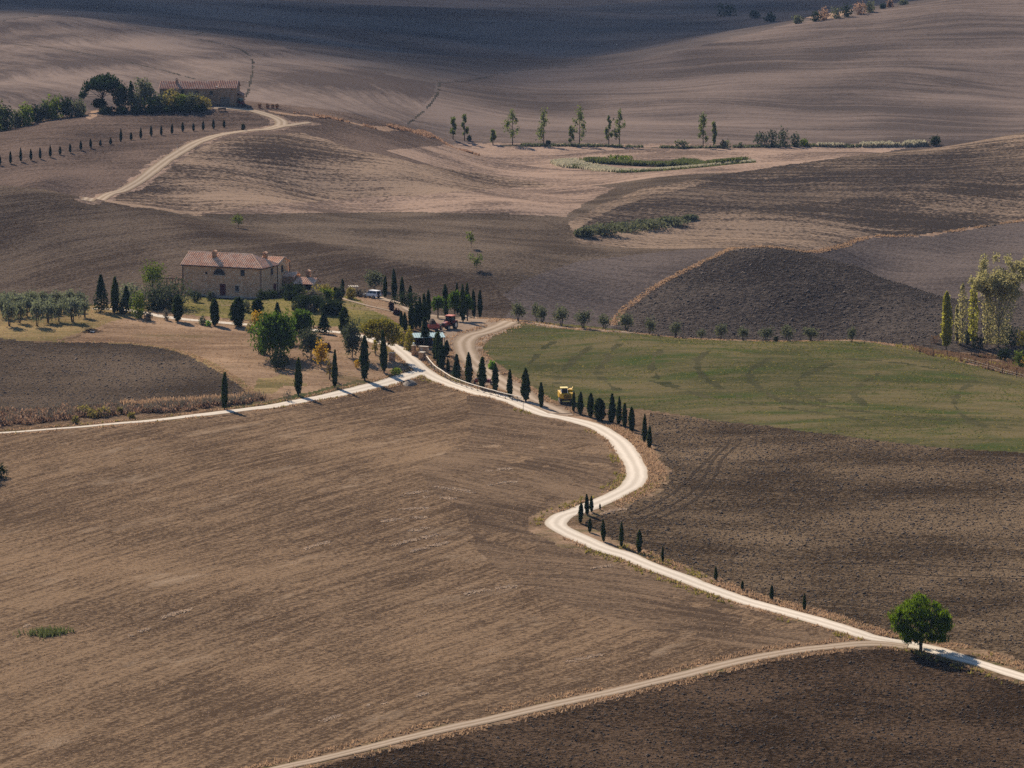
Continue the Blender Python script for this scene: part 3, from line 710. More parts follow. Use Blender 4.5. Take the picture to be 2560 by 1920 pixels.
def cypress_proto(kind='leaf_cypress', n=420, bushy=0.0, ragged=0.0):
    """6 m tall, 1 m wide flame of dense foliage -> crown, trunk"""
    h = 6.0
    def rad(t):
        t = np.asarray(t, float); q = .34+.1*bushy
        lo = .42+.58*np.sin(np.pi*np.minimum(t, q)/(2*q)); hi = np.maximum(0, 1-(np.maximum(t-q, 0)/(1-q))**(1.9+bushy*2))**(.9-.3*bushy)
        return .5*lo*hi
    t = rng.uniform(0, 1, n)**.9; th = rng.uniform(0, 2*np.pi, n)
    lump = 1+.16*vnoise(th*1.3+rng.uniform(0, 99), t*9)+ragged*.35*vnoise(th*2+rng.uniform(0, 99), t*14)
    r = rad(t)*lump*rng.uniform(.82, 1.06, n)
    z = .35+t*(h-.35)
    c = np.stack([r*np.cos(th), r*np.sin(th), z], 1)
    d = np.stack([np.cos(th), np.sin(th), rng.normal(0, .5, n)], 1)+rdir(n)*.5; d /= np.linalg.norm(d, axis=1, keepdims=True)
    u = np.stack([np.cos(th)*.25, np.sin(th)*.25, np.ones(n)], 1)
    s = rng.uniform(.7, 1.3, n)
    v, f = quads(c, d, u, .13*s, .26*s)
    # solid inner body
    mb = MB(); ts = np.linspace(0, .97, 9)
    ph = rng.uniform(0, 9)
    mb.lathe([(max(.02, float(rad(a))*.84*(1+.12*math.sin(a*17+ph))), .35+a*(h-.35)) for a in ts], 9)
    k = len(v)
    mv = np.array(mb.v)
    tris = []
    for q in mb.f:
        if len(q) == 4: tris.append(tuple(i+k for i in q))
    v = np.concatenate([v, mv]); f = np.concatenate([f, np.array(tris)])
    crown = mesh_np('crown', v, f, kind)
    trunk = MB().bar((0, 0, -.4), (0, 0, .8), .12, 7, .09).mesh('trunk', 'bark')
    return crown, trunk
CYP = [cypress_proto(['leaf_cypress','leaf_cypress_b'][i % 2], ragged=.18*i, bushy=[0,.25,-.15,.1,.3,-.1,.2][i]) for i in range(7)]
CYPB = [cypress_proto('leaf_cypress_b', bushy=.35, ragged=1.0, n=560) for i in range(3)]
CYPF = [cypress_proto('leaf_cypress_far', 160)[0] for i in range(3)]
def thing2(name, p, crown, trunk, sx, sz, label, cat, group=None, rz=None, sy=None):
    t = empty(name, p, random.uniform(0, 6.28) if rz is None else rz, label=label, cat=cat, group=group)
    t.scale = (sx, sx if sy is None else sy, sz)
    obj('crown', crown, t)
    if trunk is not None: obj('trunk', trunk, t)
    return t
def size_at(w, x, ytop, ybase, wid, **k):
    p = gz(w, x, ybase, **k); s = WIN[w][2]/ppm(p)
    return p, (ybase-ytop)*s, wid*s
ICY = 0
def cypress(w, x, ytop, ybase, wid, label, group, bushy=False, **k):
    global ICY
    p, h, wd = size_at(w, x, ytop, ybase, wid, **k)
    c, t = (CYPB[ICY % 3] if bushy else CYP[(ICY*3) % 7]); ICY += 1
    o = thing2('cypress_tree', p, c, t, wd*random.uniform(.98, 1.16), h/6.0, label, 'cypress', group)
    o.rotation_euler = (random.gauss(0, .018), random.gauss(0, .022), o.rotation_euler[2])
    return o
g = 'cypresses beside the rail fence'
for i, a in enumerate([(1470,955,1260,70),(1600,1000,1320,75),(1730,1065,1355,62),(1876,1120,1405,55)]):
    cypress('A3', *a, f'{ORD[i]} tall cypress beside the white rail fence, counting away from the gate', g)
cypress('A5', 412,795,1095,75, 'tallest cypress at the lower end of the white rail fence with a stub branch', g)
cypress('A5', 552,920,1150,42, 'lone slim cypress between the end of the rail fence and the yellow harvester', g)
g = 'cypresses in the row down to the road bend'
for i, a in enumerate([(842,1000,1190,32),(903,1010,1215,55),(996,1018,1240,58),(1082,1065,1268,85),(1186,1025,1290,65),(1250,1052,1312,48),(1303,1108,1332,42),(1368,1142,1370,52),(1482,1210,1465,45),(1528,1318,1518,40)]):
    lb = ['thin young cypress standing in front of the yellow harvester', 'cypress just right of the yellow harvester with a bare short stem', 'third cypress from the yellow harvester in the row above the road bend', 'squat bushy cypress with a flat ragged top in the row above the bend', 'fifth cypress from the yellow harvester, wide and tall, next after the bushy one', 'sixth cypress from the yellow harvester in the row above the road bend', 'seventh cypress from the yellow harvester, the slimmest of the close-set four', 'eighth cypress from the yellow harvester, last of the close-set four', 'taller of the last two cypresses at the edge of the dark field above the bend', 'lowest cypress of the row above the bend, short and at the dark field edge'][i]
    cypress('A5', *a, lb, g, bushy=(i == 3))
g = 'cypresses between the two bends'
for i, a in enumerate([(625,978,1195,45),(697,893,1110,48),(742,910,1082,38),(830,990,1055,18)]):
    cypress('B1', *a, ['leftmost and lowest of the cypress trio against the white road between the bends', 'tallest, middle one of the cypress trio against the white road between the bends', 'slim right-hand one of the cypress trio against the white road between the bends', 'tiny cypress sapling on the road edge right of the trio between the bends'][i], g)
g = 'young cypresses below the hairpin bend'
for i, a in enumerate([('B1',722,1140,1290,42),('B1',867,1160,1385,46),('B1',1052,1180,1440,46),('B1',1236,1260,1505,52),('B1',1480,1430,1600,30),('B2',230,90,185,24),('B2',400,185,245,18),('B2',590,213,310,24),('B2',800,265,378,21)]):
    cypress(*a, f'{ORD[i]} young cypress below the hairpin, counting down the road towards the lone pine', g)
g = 'cypresses along the left track'
for i, a in enumerate([('A3',632,740,1150,62),('A3',440,790,1225,80),('A3',145,930,1300,58),('B3',2172,275,552,52),('B3',1632,380,650,46)]):
    cypress(*a, ['dark cypress in front of the yellow-green tree left of the gate road', 'broad cypress with a forked tip beside the left track near the junction', 'tall cypress beside the left track below the golden tree', 'cypress on the left track halfway between the golden tree and the thicket end', 'lone cypress farthest left on the track at the end of the thicket'][i], g)
g = 'cypresses behind the white car'
for i, a in enumerate([(642,195,415,38),(735,128,430,52),(812,212,455,46),(890,290,475,40)]):
    cypress('A3', *a, f'{ORD[i]} cypress to the right of the white off-road car on the upper drive', g)
g = 'dense cypress clump in the farm yard'
for i, a in enumerate([(803,545,700,42),(840,560,745,50),(905,470,735,58),(945,450,720,50),(985,405,712,52),(1035,375,700,56),(1072,338,650,46)]):
    cypress('A3', *a, f'{ORD[i]} spire from the left in the dense dark cypress clump left of the red trailer', g)
cypress('A3', 1035,612,895,84, 'thick cypress standing before the pale blue shelter roof behind the gate pillars', 'cypresses at the gate')
for i, a in enumerate([(1135,765,1030,50),(1172,745,1090,58),(1206,850,1132,66)]):
    cypress('A3', *a, f'{["left","middle","right and nearest"][i]} one of the three cypresses crowded right of the gate pillars', 'cypresses at the gate')
cypress('A3', 1248,830,985,50, 'short cypress half hidden right of the three at the gate, beside its own shadow', 'cypresses at the gate')
cypress('A3', 1265,1015,1158,34, 'small thin cypress by the fence left of the fluffy green conifer', 'cypresses at the gate')
g = 'cypresses behind the red tractor'
for i, a in enumerate([(1245,285,605,54),(1357,270,575,44),(1412,285,655,58),(1450,268,590,46),(1520,332,610,42),(1580,335,605,46)]):
    cypress('A3', *a, f'{ORD[i]} cypress from the left in the group behind and right of the red tractor', g)
for a, lb in [(('A4',1030,190,515,58), 'narrow dark cypress right of the broad conifer beside the olive grove'), (('C2',1240,-20,225,62), 'clipped grey cypress spire alone behind the shrubs on the crest left of the white car')]:
    cypress(*a, lb, 'garden cypresses')
for a, lb in [(('A2',195,690,978,100), 'ragged leaning cypress at the left end of the house lane'), (('A2',600,730,1022,86), 'upright ragged cypress on the lane below the red door'), (('A2',850,712,1032,140), 'wide ragged conifer on the lane below the house right half'), (('A2',1065,728,892,112), 'dark plump cypress on the lawn below the house corner'), (('C2',1265,545,1105,165), 'irregular dark cypress with a brown base at the lawn edge')]:
    cypress(*a, lb, 'garden cypresses', bushy=True)
g = 'small cypresses in the row below the far farmhouse'
far = [(0,660,730),(73,630,718),(144,608,705),(214,615,695),(278,605,685),(348,592,672),(416,597,655),(485,578,642),(559,558,625),(627,545,610),(694,553,595),(765,538,585),(836,475,570),(906,500,555),(974,468,545),(1045,453,530),(1115,455,523),(1190,440,512),(1263,430,500),(1337,437,493),(1405,420,488),(1476,410,480),(1549,415,470)]
for i, (x, a, b) in enumerate(far):
    p, h, wd = size_at('A1', x, a, b, 19, ymin=1120, ymax=1290)
    o = obj('cypress_tree', CYPF[i % 3], label=f'{ORD[i]} small cypress from the left in the row below the far farmhouse', cat='cypress', group=g)
    o.location = p; o.scale = (wd*1.1, wd*1.1, h/6.0); o.rotation_euler = (0, 0, random.uniform(0, 6))

# ---- generic broad trees and shrubs
def blob_tree(mat, n, size, blobs, trunk=None, bmat='bark', lo=.6, hi=1.03, lump=.2, up=.35, asp=1.3):
    c = leafmesh('crown', mat, blobs, n, size, lo, hi, up, lump, asp)
    return c, (limbs('trunk', bmat, trunk) if trunk else None)
def rand_blobs(n, h, w, z0=.35, flat=1.0, small=.45):
    """n overlapping lobes filling a crown w wide from z0*h up to h"""
    out = []
    for i in range(n):
        a = i*2.4+random.uniform(-.4, .4); q = math.sqrt((i+.5)/n)*.62
        zc = z0*h+(h-z0*h)*random.uniform(.35, .72)*(1-.25*q)
        r = w*.5*random.uniform(small, small+.2)
        out.append((math.cos(a)*q*w*.5, math.sin(a)*q*w*.5, zc, r, r, min(h-zc, max(r*flat*1.1, (zc-z0*h)*.95))))
    return out
def shrub(w, x, ytop, ybase, wid, mat, label, name='shrub', cat='shrub', group=None, n=420, size=.34, lobes=5, z0=.0, depth=1.0, lump=.25, **k):
    p, h, wd = size_at(w, x, ytop, ybase, wid, **k)
    bl = []
    for i in range(lobes):
        a = i*2.4+random.uniform(-.5, .5); q = 0 if lobes == 1 else .55*math.sqrt(i/max(1, lobes-1))
        rr = .5*wd*(random.uniform(.5, .66) if lobes > 1 else 1.0); zz = h*random.uniform(.34, .5)
        bl.append((math.cos(a)*q*wd*.5*1.1, math.sin(a)*q*wd*.5*depth, zz, rr, rr*depth, min(h-zz, h*.62)))
    me = leafmesh('shrub', mat, bl, n, size, .55, 1.0, .35, lump)
    # keep the leaves above the ground
    co = np.empty(len(me.vertices)*3, np.float32); me.vertices.foreach_get('co', co); co = co.reshape(-1, 3)
    co[:, 2] = np.where(co[:, 2] < -.15, np.abs(co[:, 2])*.5, co[:, 2]); me.vertices.foreach_set('co', co.ravel())
    o = obj(name, me, label=label, cat=cat, group=group); o.location = p
    return o
# the lone pine
def lone_pine():
    p, h, wd = size_at('B2', 1548, 235, 640, 400)
    t = empty('pine_tree', p, 0, label='lone round-crowned pine with a short dark trunk at the fork of the tracks', cat='pine tree')
    bl = []
    for (x, z, r) in [(-.41,.56,.10),(-.34,.68,.09),(-.40,.42,.09),(-.24,.60,.11),(-.17,.76,.10),(-.06,.88,.09),(.0,.94,.07),(.09,.82,.09),(.20,.80,.08),(.28,.70,.09),(.39,.68,.08),(.42,.56,.09),(.28,.56,.11),(.43,.42,.085),(.28,.40,.11),(.34,.25,.085),(.17,.25,.09),(.08,.40,.12),(-.10,.30,.11),(-.24,.26,.09),(-.26,.43,.11),(-.06,.52,.13),(.10,.62,.12),(-.05,.72,.11),(.0,.20,.08)]:
        for s in (-1, 0, 1):
            if s and random.random() < .25: continue
            y = s*random.uniform(.14, .36)*math.sqrt(max(.05, 1-(x/.5)**2))
            rr = r*wd*random.uniform(.8, 1.1)
            bl.append(((x+random.uniform(-.03, .03))*wd, y*wd, (z+random.uniform(-.02, .02))*h*.97, rr, rr, rr*.72))
    c = leafmesh('crown', 'leaf_pine', bl, 12500, .125, .25, 1.18, 1.6, .5, 3.6)
    obj('crown', c, t)
    sg = [((0, 0, -.4), (0, .02, h*.30), .24, .19), ((0, .02, h*.3), (.05, 0, h*.62), .18, .09)]
    for b in bl[::3]: sg.append(((0, 0, h*random.uniform(.22, .5)), tuple(b[:3]), .07, .03))
    obj('trunk', limbs('trunk', 'bark', sg), t)
lone_pine()
# olives
def olive_proto(mat='leaf_olive_dark', n=480):
    h, w = 4.0, 4.0
    bl = rand_blobs(8, h, w, .22, .9, .40)
    sg = []
    for k in range(3):
        a = k*2.1+random.random(); q = random.uniform(.25, .5)
        m = (math.cos(a)*q, math.sin(a)*q, 1.3)
        sg.append(((math.cos(a)*.12, math.sin(a)*.12, -.2), m, .13, .08))
        for b in bl[k::3]: sg.append((m, b[:3], .07, .03))
    return blob_tree(mat, n, .30, bl, sg, lo=.2, hi=1.2, lump=.45)
OLV = [olive_proto() for i in range(4)]
OLS = [olive_proto('leaf_olive', 620) for i in range(4)]
IOL = 0
def olive(w, x, ytop, ybase, wid, label, group, silver=False, **k):
    global IOL
    p, h, wd = size_at(w, x, ytop, ybase, wid, **k)
    c, t = (OLS if silver else OLV)[IOL % 4]; IOL += 1
    return thing2('olive_tree', p, c, t, wd/3.9*random.uniform(.85, 1.2), h/3.9*random.uniform(.85, 1.12), label, 'olive tree', group)
g = 'olive trees along the crest of the meadow'
row = [('A5',345,190,372,150),('A5',512,205,375,90),('A5',562,235,385,110),('A5',735,235,412,175),('A5',932,285,437,150),('A5',1120,292,445,135),('A5',1322,295,462,145),('A5',1530,330,472,120),('A5',1765,345,487,130),
  ('B5',900,100,141,50),('B5',980,75,148,65),('B5',1070,87,150,55),('B5',1165,88,152,65),('B5',1250,92,156,65),('B5',1345,90,157,70),('B5',1512,97,172,38)]
for i, a in enumerate(row):
    olive(*a, f'{ORD[i]} olive tree from the left in the row along the crest of the meadow', g, ymax=925)
g = 'olive trees in the grove left of the house'
for i, a in enumerate([(85,400,632,150),(178,400,605,130),(335,390,632,150),(432,400,602,130),(530,405,592,110),(655,370,595,150),(765,380,555,110)]):
    olive('A4', *a, f'{ORD[i]} silvery olive tree from the left in the front row of the grove', g, True, ymax=955)
k_ = 0
for r_, (yb, yt, x0) in enumerate([(560, 365, 20), (500, 330, 60), (450, 300, 0)]):
    for i in range(7):
        x = x0+i*112+random.uniform(-12, 12)
        if x > 800: continue
        o = olive('A4', x, yt+(0 if r_ else 20)-i*6*(r_ > 0)+18*(r_ == 2), yb-i*9, 135, f'silvery olive tree in the {["second","third","rearmost"][r_]} row of the grove, {ORD[i]} from the left', g, True, ymin=860, ymax=958)
# ---- garden trees and shrubs
def garden():
    S = shrub
    # big spreading pine, and the one behind it
    for (w, x, yt, yb, wd, lb, mat, n) in [('A2', 1262, 868, 1385, 470, 'largest broad green pine in the orchard below the house', 'leaf_garden_pine', 4200), ('A2', 1545, 838, 1130, 275, 'round bright-topped pine behind the largest orchard pine', 'leaf_garden_pine', 2000),
        ('A3', 1165, 398, 612, 145, 'small umbrella pine on the yard left of the tractor', 'leaf_garden_pine', 600), ('A3', 1330, 345, 640, 130, 'umbrella pine standing behind the red tractor cab', 'leaf_garden_pine', 700), ('A3', 1455, 385, 640, 120, 'green umbrella pine between the cypresses right of the tractor', 'leaf_garden_pine', 600)]:
        p, h, wd_ = size_at(w, x, yt, yb, wd)
        wd_ *= 1.2; bl = rand_blobs(13, h, wd_, .10 if n > 1000 else .40, .95, .38)
        bl += [(b[0]*.6, b[1]*.6, h*.82, wd_*.2, wd_*.2, h*.16) for b in bl[4:9]]
        sg = [((0, 0, -.3), (0, 0, h*.45), .17, .12)]+[((0, 0, h*random.uniform(.22, .42)), b[:3], .06, .025) for b in bl]
        c, t = blob_tree(mat, n, .30, bl, sg, lo=.45, hi=1.06, lump=.3, up=.9, asp=2.0)
        thing2('pine_tree', p, c, t, 1, 1, lb, 'pine tree', 'garden pines', rz=0)
    # tiered conifers
    for (w, x, yt, yb, wd, lb, n) in [('A4', 912, 165, 505, 185, 'broad dark conifer at the right end of the olive grove', 1500), ('A4', 1140, 268, 515, 150, 'bushy green conifer right of the narrow cypress by the grove', 900), ('A2', 1790, 865, 1112, 190, 'young cedar with drooping tiers at the lawn edge', 900), ('A2', 1282, 768, 1000, 150, 'feathery conifer tip rising behind the largest orchard pine', 500), ('A3', 1350, 972, 1215, 112, 'fluffy green conifer behind the rail fence', 900)]:
        p, h, wd_ = size_at(w, x, yt, yb, wd)
        m = n
        tt = rng.uniform(0, 1, m)**.75; th = rng.uniform(0, 2*np.pi, m)
        tier = .75+.35*np.abs(np.sin(tt*15+th*1.5))
        r = wd_*.5*(1-tt)**.8*np.minimum(1, .5+tt*4)*tier*rng.uniform(.55, 1.08, m)
        c = np.stack([r*np.cos(th), r*np.sin(th), .25+tt*(h-.25)-.12*r], 1)
        d = np.stack([np.cos(th), np.sin(th), np.full(m, .9)], 1)+rdir(m)*.7; d /= np.linalg.norm(d, axis=1, keepdims=True)
        u = np.stack([np.cos(th), np.sin(th), np.full(m, .5)], 1)+rdir(m)*.3
        v, f = quads(c, d, u, rng.uniform(.08, .17, m), rng.uniform(.16, .34, m))
        thing2('conifer_tree', p, mesh_np('crown', v, f, 'leaf_conifer'), limbs('trunk', 'bark', [((0, 0, -.3), (0, 0, h*.9), .14, .02)]), 1, 1, lb, 'conifer', 'garden conifers', rz=0)
    # broadleaf trees with a trunk
    for (w, x, yt, yb, wd, mat, lb, n, z0, bm) in [
        ('A4', 1375, 48, 300, 225, 'leaf_green', 'round green bay tree rising above the hedge left of the house', 1100, .2, 'bark'),
        ('A3', 540, 150, 330, 185, 'leaf_olive_dark', 'rounded grey-green tree behind the white car', 900, .15, 'bark'),
        ('C1', 700, 235, 985, 850, 'leaf_autumn', 'wide yellow-green autumn tree over the drive at the gate', 2600, .38, 'bark_pale'),
        ('C1', 150, 285, 985, 320, 'leaf_holm', 'dark round holm oak left of the yellow-green tree', 1400, .15, 'bark_pale'),
        ('A2', 1645, 1055, 1375, 235, 'leaf_holm', 'grey-green holm oak with two lobes beside the golden tree', 1300, .08, 'bark'),
        ('A2', 1755, 1165, 1475, 150, 'leaf_yellow', 'golden autumn tree in the orchard', 520, .22, 'bark'),
        ('A2', 1850, 1290, 1610, 110, 'leaf_russet', 'slight tree with a few orange leaves below the golden tree', 150, .2, 'bark'),
        ('C1', 575, 650, 925, 110, 'leaf_autumn', 'thin sapling with a slim stem below the yellow-green tree', 150, .3, 'bark_pale'),
        ('A6', 1545, 1165, 1292, 130, 'leaf_dark', 'small dark tree on the slope right of the poplars', 360, .25, 'bark'),
        ('A6', 1680, 1190, 1370, 110, 'leaf_green', 'thin-leaved small tree near the right edge below the poplars', 240, .25, 'bark')]:
        p, h, wd_ = size_at(w, x, yt, yb, wd)
        bl = rand_blobs(11, h*1.04, wd_*1.2, z0*.4, 1.0, .42)
        if 'wide yellow' in lb:
            bl = [(x_*wd_, y_*wd_, z_*h, r_*wd_, r_*wd_, r_*wd_*.75) for x_, y_, z_, r_ in [(-.36,0,.72,.15),(-.2,.1,.80,.18),(-.05,-.1,.84,.19),(.12,.1,.80,.18),(.28,0,.70,.17),(.38,-.1,.58,.12),(-.25,-.15,.60,.14),(0,.2,.62,.2),(.18,-.18,.55,.15),(.30,.12,.46,.12),(-.08,-.05,.46,.1),(.22,0,.36,.09)]]
        sg = [((0, 0, -.3), (.1, 0, h*max(.25, z0)), .16, .12)]+[((.1*random.random(), 0, h*random.uniform(.2, .45)), b[:3], .06, .02) for b in bl]
        c, t = blob_tree(mat, n, .30 if n > 200 else .22, bl, sg, bm, lo=.4, hi=1.05, lump=.3)
        thing2('broadleaf_tree', p, c, t, 1, 1, lb, 'tree', 'garden trees', rz=0)
    # shrubs
    for a in [
      ('A4',1512,238,465,350,'leaf_holm','large dark hedge against the left end of the house',1700,.3,9),
      ('A4',1255,330,562,115,'leaf_green','green shrub between the bushy conifer and the lane',420,.3,5),
      ('A4',1180,255,440,230,'leaf_olive','pale olive thicket behind the conifers left of the house',520,.32,7),
      ('A4',1345,508,582,90,'leaf_grey','small round grey shrub on the lane edge left of the ragged cypress',160,.25,3),
      ('A2',72,845,962,80,'leaf_grey','bare grey shrub on the lane beside the ragged leaning cypress',130,.22,3),
      ('A2',392,652,765,95,'leaf_dark','clipped dark ball shrub before the left half of the facade',300,.22,1),
      ('A2',545,648,752,62,'leaf_holm','small shrub beside the round jar on the facade',160,.22,3),
      ('A2',470,922,1012,90,'leaf_olive_dark','grey-green shrub on the lane between two ragged cypresses',180,.24,3),
      ('A2',528,965,1028,75,'leaf_bright','low bright green shrub on the lane below the red door',150,.22,3),
      ('A2',1055,872,1030,120,'leaf_yellow','yellow shrub left of the largest orchard pine, upper one',260,.25,4),
      ('A2',985,990,1095,85,'leaf_weed','straw-coloured low shrub at the foot of the yellow one by the orchard pine',150,.22,3),
      ('A2',1308,1300,1505,155,'leaf_dark','dark egg-shaped shrub in front of the orchard pine',520,.26,1),
      ('A2',1140,1190,1335,120,'leaf_dark','dark lower shrub under the left side of the orchard pine',300,.28,3),
      ('A2',1460,575,720,210,'leaf_dark','tall dark shrub at the right foot of the house',700,.28,5),
      ('A2',1215,640,735,150,'leaf_dark','low dark shrub against the right end wall of the house',300,.28,4),
      ('A2',940,750,870,110,'leaf_olive_dark','loose shrub behind the wide ragged conifer',220,.26,4),
      ('A2',1620,590,660,150,'leaf_green','green shrub below the porch of the annexe',260,.26,4),
      ('C2',850,110,330,330,'leaf_weed','yellow-green shrub bank in front of the annexe garden',520,.28,6),
      ('C2',640,215,480,330,'leaf_grey','pinkish grey flowering shrub in the middle of the garden hedge',700,.28,6),
      ('C2',930,190,400,230,'leaf_green','leafy green shrub right of the flowering grey one',420,.28,5),
      ('C2',570,330,600,440,'leaf_dark','dark lower half of the garden hedge above the lawn',900,.3,7),
      ('C2',1060,420,690,380,'leaf_dark','dark rounded hedge at the right end of the garden',900,.3,7),
      ('C2',330,460,590,210,'leaf_olive_dark','small olive-coloured shrub above the round pine',240,.26,4),
      ('C2',610,500,640,150,'leaf_grey','dull grey shrub between the round pine and the hedge',200,.26,3),
      ('C2',1155,220,412,150,'leaf_dark','dark egg-shaped shrub on the lawn left of the garden path',340,.24,1),
      ('C2',1402,155,375,152,'leaf_weed','yellow-green conical shrub left of the white car',340,.24,1),
      ('C2',1085,90,250,130,'leaf_dark','dark shrub behind the shrub bank on the crest',240,.28,3),
      ('C2',1220,70,260,150,'leaf_holm','brownish-green shrub on the crest under the clipped spire',240,.28,3),
      ('C2',1560,150,300,230,'leaf_grey','low grey shrub under the wooden beam left of the white car',260,.28,4),
      ('A3',865,335,470,200,'leaf_dark','low dark round shrub behind the cypresses right of the white car',420,.3,5),
      ('C3',1320,1065,1295,160,'leaf_purple','upright purple-leaved shrub on the edge of the upper drive',300,.22,3),
      ('C3',1455,1255,1410,210,'leaf_purple','low purple-leaved mound below the upper drive',280,.22,3),
      ('C1',1205,490,860,200,'leaf_autumn','yellowing shrub left of the gate lamp pillar',420,.24,4),
      ('C1',1050,560,760,170,'leaf_autumn','straggling yellow shrub under the right side of the autumn tree',220,.24,4),
      ('C1',250,1040,1190,110,'leaf_yellow','tiny yellow shrub left of the broad forked cypress',90,.2,2),
      ('C1',960,1180,1300,200,'leaf_green','low green weeds at the corner of the junction',220,.22,4),
      ('A2',1830,1210,1300,90,'leaf_purple','dark small shrub right of the golden tree',150,.24,3),
      ('A3',1695,1040,1118,75,'leaf_bright','bright green young bush behind the rail fence',220,.24,4),
      ('B3',2095,505,590,60,'leaf_grey','bare twiggy shrub left of the track cypress',90,.18,3),
      ('A6',1610,930,1105,140,'leaf_dark','dark shrub right of the cottonwood behind white chairs',420,.28,5),
      ('A6',1720,1000,1150,110,'leaf_autumn','yellow-green shrub at the right edge beside the cottonwood',260,.26,4),
      ('A6',1735,1250,1330,60,'leaf_yellow','bright golden shrub cut by the right edge',120,.22,3),
      ('A6',1720,1310,1375,90,'leaf_dark','low dark shrub at the right edge below the golden one',160,.24,3),
      ('A6',1210,1000,1120,70,'leaf_dark','dark shrub between the columnar poplars',200,.26,3),
      ('A6',1310,1060,1170,110,'leaf_dark','dark shrub under the cottonwood left side',220,.26,3),
      ('A6',1140,940,1120,60,'leaf_russet','russet shrub between the poplar and the darker poplars',140,.24,3),
      ('A6',900,1000,1080,80,'leaf_rust','small red-brown bush by the dark fence posts',110,.2,3),
      ('B5',1205,133,153,20,'leaf_dark','tiny dark bush between olives on the crest path',80,.2,2),
      ('C2',450,330,520,260,'leaf_dark','dark shrub in the left middle of the garden hedge',420,.3,5),
      ('C2',770,330,520,260,'leaf_holm','grey-green shrub in the heart of the garden hedge',420,.3,5),
      ('C2',250,230,400,240,'leaf_dark','dark shrub joining the house corner to the garden hedge',420,.3,5),
      ('C2',900,480,690,230,'leaf_dark','dark shrub under the young cedar top at the hedge foot',360,.3,4),
      ('A2',1120,640,745,120,'leaf_dark','dark shrub at the front right corner of the house',240,.26,3),
      ('A4',1420,330,480,200,'leaf_dark','dark front lobe of the hedge left of the house',420,.3,5),
      ('A4',1080,400,520,120,'leaf_dark','dark shrub filling the gap behind the narrow cypress',240,.28,4),
      ('A2',1500,960,1110,230,'leaf_holm','holm shrub between the two orchard pines',420,.28,4),
      ('A2',1420,1080,1240,160,'leaf_dark','dark shrub on the right flank of the largest orchard pine',300,.28,4),
      ('C1',60,420,620,260,'leaf_holm','grey-green shrub behind the dark round holm oak',360,.26,4),
      ('A6',1690,1180,1300,60,'leaf_weed','weedy yellow shrub on the slope near the right edge',110,.22,3)]:
        w, x, yt, yb, wd, mat, lb, n, sz, lo = a
        S(w, x, yt-(yb-yt)*.14, yb, wd*1.4, mat, lb, group='garden and yard shrubs', n=int(n*1.7), size=sz, lobes=lo, ymax=960)
garden()
# ---- poplars by the spring on the right
def columnar(w, x, yt, yb, wd, mat, lb, n=900, sparse=False, **k):
    p, h, wd_ = size_at(w, x, yt, yb, wd, **k)
    m = int(n*1.5); tt = rng.uniform(.08, 1, m); th = rng.uniform(0, 2*np.pi, m)
    r = wd_*.5*np.minimum(1, .45+tt*2)*np.maximum(0, 1-tt**5)**.7*(1+.35*vnoise(th*1.5+x, tt*12))*np.sqrt(rng.uniform(.1, 1, m))
    c = np.stack([r*np.cos(th), r*np.sin(th), tt*h], 1)
    v, f = quads(c, rdir(m), np.stack([np.cos(th)*.4, np.sin(th)*.4, np.ones(m)], 1), rng.uniform(.12, .24, m), rng.uniform(.16, .32, m))
    sg = [((0, 0, -.3), (0, 0, h*.96), .16, .02)]
    for i in range(26):
        a = random.uniform(0, 6.28); z = h*random.uniform(.12, .8); q = wd_*.32
        sg.append(((0, 0, z), (math.cos(a)*q, math.sin(a)*q, z+h*.14), .035, .012))
    return thing2('poplar_tree', p, mesh_np('crown', v, f, mat), limbs('trunk', 'bark_pale', sg), 1, 1, lb, 'poplar', 'poplars by the right edge', rz=0)
columnar('A6', 1000, 632, 1188, 105, 'leaf_poplar', 'slim bright yellow-green columnar poplar standing apart left of the others', 1500)
columnar('A6', 1150, 548, 1165, 100, 'leaf_cottonwood', 'dull thin columnar poplar behind and right of the bright one', 380)
columnar('A6', 1255, 530, 1150, 100, 'leaf_poplar', 'yellow columnar poplar close left of the cottonwood trunk', 560)
columnar('A6', 1385, 640, 1165, 100, 'leaf_cottonwood', 'dull thin poplar in front of the cottonwood crown', 260)
columnar('A6', 1100, 760, 1130, 50, 'leaf_cottonwood', 'short thin poplar shoot left of the dull columnar poplar', 260)
